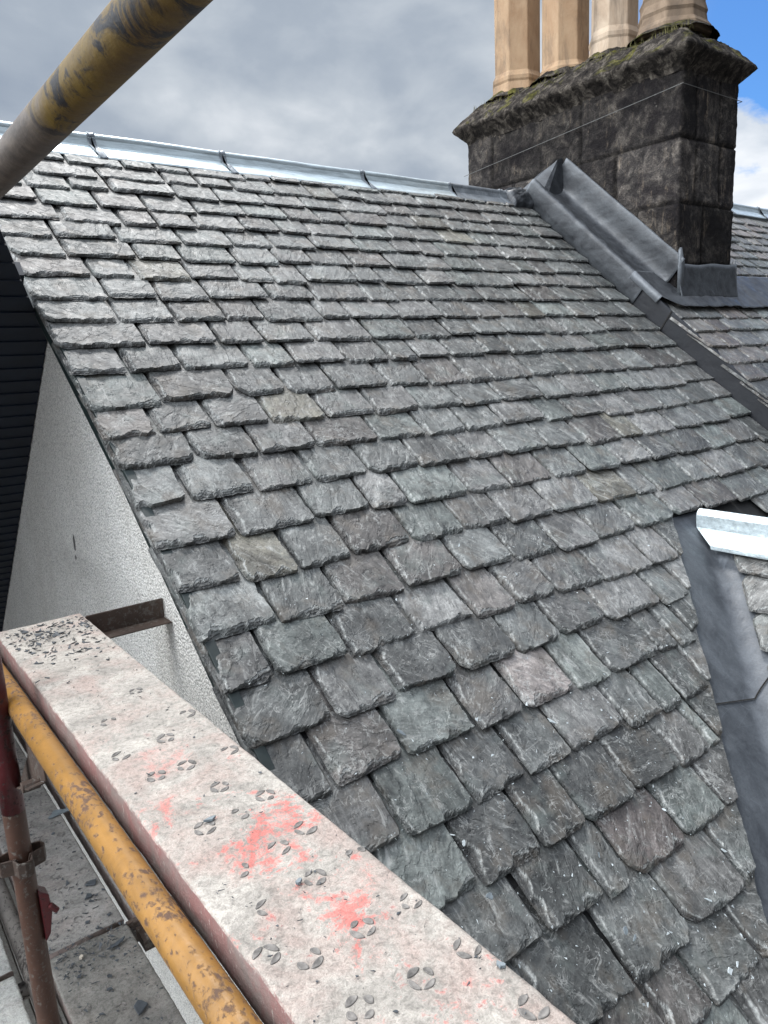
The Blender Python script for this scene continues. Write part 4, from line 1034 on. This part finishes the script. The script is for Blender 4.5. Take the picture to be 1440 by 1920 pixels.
# ------------------------------------------------------------------ planks
def plank(name, x0, x1, y0, y1, ztop, th, mat, label, cat='plank', group=None, dens=0.006, amp=1.0, holes=(), warp=0.0, seedp=0, skew=0.0):
    nx = int((x1 - x0) / dens) + 2
    ny = int((y1 - y0) / (dens * 1.5)) + 2
    rad = 0.007
    # closed cross-section
    sec = []
    for f in np.linspace(0, 1, nx): sec.append((x0 + rad + (x1 - x0 - 2 * rad) * f, 0.0))
    for t in (20, 45, 70): sec.append((x1 - rad + rad * math.sin(math.radians(t)), -rad + rad * math.cos(math.radians(t))))
    for f in np.linspace(0, 1, 7): sec.append((x1, -rad - (th - rad) * f))
    sec.append((x1 - 0.012, -th)); sec.append((x0 + 0.012, -th))
    for f in np.linspace(0, 1, 9): sec.append((x0 - (0.002 if f < 0.12 else 0), -th + (th - rad) * f))
    for t in (70, 45, 20): sec.append((x0 + rad - rad * math.sin(math.radians(t)), -rad + rad * math.cos(math.radians(t))))
    sec = np.array(sec); ys = np.linspace(y0, y1, ny)
    X = np.tile(sec[:, 0], (ny, 1)); Z = np.tile(sec[:, 1], (ny, 1)); Yg = np.tile(ys[:, None], (1, len(sec)))
    up = (Z > -rad - 1e-6).astype(float)
    nz = (fbm(X * 24, Yg * 24 + Z * 20, 51 + seedp, 5, 0.6) - 0.5); nl = (fbm(X * 6, Yg * 4, 52 + seedp, 3) - 0.5)
    Z = Z + amp * (0.0032 * nz * up + 0.004 * nl * up)
    edge = np.exp(-np.minimum(np.abs(X - x0), np.abs(X - x1)) / 0.006)
    X = X + amp * 0.0045 * (fbm(Yg * 28, Z * 60, 53 + seedp, 4, 0.65) - 0.5) * edge * np.sign(X - (x0 + x1) / 2)
    Z = Z + warp * ((Yg - y0) / (y1 - y0)) ** 2
    Yg = Yg + skew * (X - x0) * ((Yg - y0) / (y1 - y0))
    m = MB(); m.sweep(np.stack([X, Yg, ztop + Z], -1))
    if holes:
        h = m; m.mark = (len(m.f), M_HOLE)
        for (hx, hy, rr, dark, a0) in holes:
            for q in range(4):
                ang = a0 + q * math.pi / 2; cx_, cy_ = hx + rr * math.cos(ang), hy + rr * math.sin(ang)
                if RNG.random() < 0.24: continue
                Lh, Wh = rr * RNG.uniform(0.48, 0.84), rr * RNG.uniform(0.24, 0.38)
                tdir = np.array([-math.sin(ang), math.cos(ang)]); ndir = np.array([math.cos(ang), math.sin(ang)])
                R_ = []
                for lev, (kk, dzz) in enumerate(((1.20, -0.0010), (1.0, 0.0009), (0.78, 0.0001), (0.3, -0.0006))):
                    ringp = []
                    for i in range(16):
                        t = 2 * math.pi * i / 16; a_ = math.cos(t); w_ = math.copysign(abs(math.sin(t)) ** 1.5, math.sin(t))
                        p = np.array([cx_, cy_]) + tdir * a_ * Lh * kk + ndir * (w_ * Wh * kk + 0.10 * rr * (1 - a_ * a_))
                        zl = 0.004 * (fbm(p[0] * 6, p[1] * 4, 52 + seedp, 3) - 0.5) + 0.0032 * (fbm(p[0] * 24, p[1] * 24, 51 + seedp, 5, 0.6) - 0.5)
                        ringp.append((p[0], p[1], ztop + amp * zl + dzz + 0.0008 + warp * ((p[1] - y0) / (y1 - y0)) ** 2))
                    R_.append(ringp)
                h.sweep(R_, cap=True)
    ob = m.build(name, mat, None, smooth=True, loc=((x0 + x1) / 2, (y0 + y1) / 2, ztop - th))
    return tag(ob, label, cat, group)
HP = [(0.427, 0.967), (0.431, 0.854), (0.506, 0.766), (0.506, 0.649), (0.433, 0.653), (0.501, 1.153), (0.421, 1.158), (0.436, 1.057), (0.370, 0.969), (0.365, 0.849), (0.438, 0.549), (0.507, 0.547), (0.364, 0.563),
      (0.437, 0.768), (0.481, 0.985), (0.322, 0.693), (0.358, 0.656), (0.504, 0.444), (0.434, 0.452), (0.362, 0.455), (0.368, 1.160), (0.345, 1.270), (0.43, 1.275), (0.50, 1.34), (0.37, 1.42), (0.485, 0.87), (0.44, 0.35), (0.37, 0.35), (0.5, 0.34), (0.46, 1.52), (0.362, 0.762)]
holes = [(x, y, 0.0118 * RNG.uniform(0.92, 1.08), 1, 0.35 + RNG.uniform(-0.2, 0.2)) for x, y in HP]
plank('scaffold_plank', 0.302, 0.526, -1.5, 2.155, -0.680, 0.062, M_PLANK, 'cement crusted plank with red paint patches, raised along the yellow tube', 'plank', None, 0.0045, 1.0, holes, seedp=1)
def gh(x0, x1, y0, y1, n):
    out = []; yy = y0
    while yy < y1:
        for xx in np.linspace(x0 + 0.035, x1 - 0.035, 3): out.append((xx + RNG.uniform(-.004, .004), yy + RNG.uniform(-.004, .004) + (0.03 if abs(xx - (x0 + x1) / 2) < 0.02 else 0), 0.0105, 1, 0.4))
        yy += n
    return out
GB = 'deck boards below the raised plank'
plank('deck_board', 0.290, 0.515, 2.098, 4.6, -1.650, 0.055, M_BOARD, 'dusty grey deck board with rows of grip holes behind the upright', 'deck board', GB, 0.008, 1.0, gh(0.29, 0.515, 2.16, 4.0, 0.085), seedp=2, skew=0.0)
plank('deck_board', 0.286, 0.518, -1.4, 2.082, -1.655, 0.055, M_BOARD_D, 'darker deck board strewn with slate bits, nearest below the yellow tube', 'deck board', GB, 0.008, 1.3, gh(0.29, 0.515, 0.9, 1.9, 0.085), seedp=3, skew=0.0)
plank('deck_board', 0.545, 0.742, 2.110, 4.6, -1.662, 0.055, M_BOARD, 'narrow deck board squeezed between its neighbour and the white wall', 'deck board', GB, 0.01, 1.0, (), seedp=4)
plank('deck_board', -0.03, 0.203, 2.105, 4.6, -1.650, 0.055, M_BOARD_L, 'deck board left of the upright, on the far side of the joint', 'deck board', GB, 0.008, 1.2, (), seedp=5)
plank('deck_board', -0.03, 0.203, -1.4, 2.088, -1.654, 0.055, M_BOARD_L, 'pale crusted deck board left of the upright, at the bottom corner', 'deck board', GB, 0.008, 1.4, (), seedp=6)

GL = 'boards of the lift below, glimpsed through the gaps'
for i, xl_ in enumerate((-0.03, 0.225, 0.480)):
    plank('lower_board', xl_, xl_ + 0.25, -1.2, 7.4, -3.65, 0.05, M_BOARD_D, ('leftmost', 'middle', 'wall side')[i] + ' one of three shadowed boards on the scaffold lift below the deck', 'lower board', GL, 0.05, 1.0, (), seedp=10 + i)

# ------------------------------------------------------------------ loose slate pieces
def flake_mb(L, Wd, th, seedf, long=False):
    m = MB(); k = 9; ang = np.sort(RNG.uniform(0, 2 * math.pi, k)) if not long else np.linspace(0, 2 * math.pi, k, endpoint=False)
    r = RNG.uniform(0.72, 1.15, k)
    loop = [(math.cos(a) * L / 2 * q, math.sin(a) * Wd / 2 * q, 0) for a, q in zip(ang, r)]
    m.prism(loop, (RNG.uniform(-.1, .1) * th, 0, th)); return m
def flake(pos, frameN, frameU, L, Wd, th, mat, label, rotz, cat='slate piece', name='slate_flake', group=None):
    N = Vector(frameN).normalized(); Uv = Vector(frameU).normalized(); Vv = N.cross(Uv)
    m = flake_mb(L, Wd, th, 1)
    ob = m.build(name, mat, None)
    c, s_ = math.cos(rotz), math.sin(rotz); A = Uv * c + Vv * s_; B = N.cross(A)
    ob.matrix_world = Matrix(((A.x, B.x, N.x, pos[0]), (A.y, B.y, N.y, pos[1]), (A.z, B.z, N.z, pos[2]), (0, 0, 0, 1)))
    bevel(ob, th * 0.25, 1); tag(ob, label, cat, group); return ob
RN = (0, -SN, CS)
def roof_flake(x, s, L, Wd, mat, label, rz, o=0.004, name='slate_flake'): return flake(RP(x, s, o), RN, (1, 0, 0), L, Wd, 0.003, mat, label, rz, name=name)
GF = 'loose flakes lying on the slates'
roof_flake(1.353, 0.398, 0.016, 0.013, M_CHIP_L, 'small round white flake in the joint above the patchy brown slate', 0.4)
roof_flake(1.590, 0.305, 0.040, 0.010, M_CHIP_L, 'long white splinter at the left side of a green grey slate mid roof', 2.2)
roof_flake(1.109, 0.140, 0.020, 0.011, M_CHIP_L, 'pale green flake in a joint right of the plank edge', 1.0)
roof_flake(1.608, -0.428, 0.022, 0.017, M_CHIP_L, 'light blue triangular flake, left of a pair low on the roof', 0.2)
roof_flake(1.644, -0.432, 0.020, 0.015, M_CHIP_L, 'whitish flake, right of a pair low on the roof', 1.2)
roof_flake(1.697, -0.290, 0.038, 0.006, M_CHIP_L, 'thin needle of pale slate standing lengthwise low on the roof', 2.35)
roof_flake(1.859, -0.222, 0.020, 0.009, M_CHIP_L, 'pale flake in the joint close to the lead valley', 2.3)
roof_flake(1.393, -0.218, 0.026, 0.014, M_CHIP_B, 'stack of grey splinters on the broad slate near the bottom', 0.7)
roof_flake(1.402, -0.242, 0.022, 0.012, M_CHIP_B, 'splinter just below the stack of grey splinters', 0.2)
roof_flake(1.095, 0.011, 0.026, 0.021, M_CHIP_B, 'blue grey patch of flake on a dark slate beside the plank', 0.5)
roof_flake(1.454, -0.051, 0.018, 0.012, M_CHIP_B, 'mauve splintered flake on the mottled slate right of the plank', 0.5)
roof_flake(1.111, 0.451, 0.032, 0.010, M_CHIP_B, 'blue splinter wedged in the joint left of the speckled dark slate', 2.2)
UPN = (0, 0, 1)
def flat_flake(x, y, z, L, Wd, mat, label, rz, th=0.004): return flake((x, y, z), UPN, (1, 0, 0), L, Wd, th, mat, label, rz)
flat_flake(0.381, 0.978, -0.678, 0.024, 0.010, M_CHIP_B, 'leaf shaped blue flake on the cement crusted plank, farthest up', 0.2)
flat_flake(0.517, 0.503, -0.678, 0.013, 0.010, M_CHIP_B, 'small grey flake at the roof side edge of the plank', 1.2)
flat_flake(0.414, 0.771, -0.678, 0.012, 0.007, M_CHIP_B, 'tiny grey chip in the middle of the plank', 0.5)
flat_flake(0.513, 2.80, -1.646, 0.085, 0.075, M_CHIP_B, 'large blue grey slate offcut under the yellow tube on the deck', 0.5, 0.006)
flat_flake(0.484, 2.317, -1.646, 0.048, 0.030, M_CHIP_D, 'dark slate piece on the deck, larger of two together', 0.3, 0.006)
flat_flake(0.458, 2.262, -1.646, 0.030, 0.026, M_CHIP_D, 'dark slate piece on the deck, smaller of two together', 1.2, 0.006)
flat_flake(0.436, 1.740, -1.648, 0.052, 0.040, M_CHIP_D, 'dark slate piece on the nearer deck board at the frame bottom', 0.8, 0.006)
flat_flake(0.459, 2.010, -1.648, 0.060, 0.028, M_CHIP_D, 'flat dark piece just before the deck board joint', 0.2, 0.005)
pe = flat_flake(0.366, 2.018, -1.648, 0.014, 0.012, M_PEB, 'cream crumb of mortar on the darker deck board', 0.5, 0.008); pe.name = 'mortar_crumb'; pe['category'] = 'crumb'

def scatter(name, mat, label, cat, pts, sizes, frameN, frameU, th=0.0015):
    m = MB(); N = nrm(frameN); U = nrm(frameU); V = np.cross(N, U)
    for p, sz in zip(pts, sizes):
        k = RNG.integers(3, 6); a = np.sort(RNG.uniform(0, 6.28, k)); asp = RNG.uniform(0.25, 0.8); rz = RNG.uniform(0, 3.14)
        tl = RNG.normal(0, 0.25, 2)
        loop = []
        for t in a:
            x, y = math.cos(t) * sz, math.sin(t) * sz * asp
            x, y = x * math.cos(rz) - y * math.sin(rz), x * math.sin(rz) + y * math.cos(rz)
            loop.append(np.array(p) + U * x + V * y + N * (tl[0] * x + tl[1] * y))
        m.prism(loop, tuple(N * min(th, sz * 0.4)))
    o = m.build(name, mat); o['kind'] = 'stuff'; tag(o, label, cat); return o
# fine splinters over the lower slates
n = 900; sx = RNG.uniform(-0.55, 1.0, n); sx = np.where(RNG.random(n) < 0.5, RNG.uniform(-0.55, 0.45, n), sx)
xx = np.array([RNG.uniform(0.75, min(4.2, vx(s_) - 0.03)) for s_ in sx])
pts = RP(xx, sx, 0.0045); scatter('slate_splinters', M_CHIP_L, 'pale splinters and dust scattered over the lower slates', 'slate dust', pts, RNG.gamma(2.0, 0.0011, n) + 0.0008, RN, (1, 0, 0), 0.0008)
# dark slivers lodged in the joints of the far plank end and on the deck
n = 300; yy = 2.13 - np.abs(RNG.normal(0, 0.17, n)); xx = RNG.uniform(0.315, 0.515, n)
scatter('slate_slivers', M_CHIP_D, 'dark slate slivers heaped on the far end of the plank', 'slate dust', np.stack([xx, yy, np.full(n, -0.679)], -1), RNG.gamma(2.2, 0.0022, n) + 0.001, UPN, (1, 0, 0), 0.002)
n = 900; yy = np.concatenate([RNG.normal(2.02, 0.06, 250), RNG.uniform(1.3, 3.6, n - 250)]); xx = RNG.uniform(0.30, 0.51, n)
scatter('deck_grit', M_CHIP_D, 'dark grit and slate bits on the deck boards', 'grit', np.stack([xx, yy, np.full(n, -1.647)], -1), RNG.gamma(1.8, 0.0018, n) + 0.001, UPN, (1, 0, 0), 0.002)
n = 350; yy = RNG.uniform(0.35, 1.9, n); xx = RNG.uniform(0.315, 0.515, n)
scatter('plank_grit', M_CHIP_D, 'fine dark grit on the raised plank', 'grit', np.stack([xx, yy, np.full(n, -0.6785)], -1), RNG.gamma(1.5, 0.0007, n) + 0.0006, UPN, (1, 0, 0), 0.001)
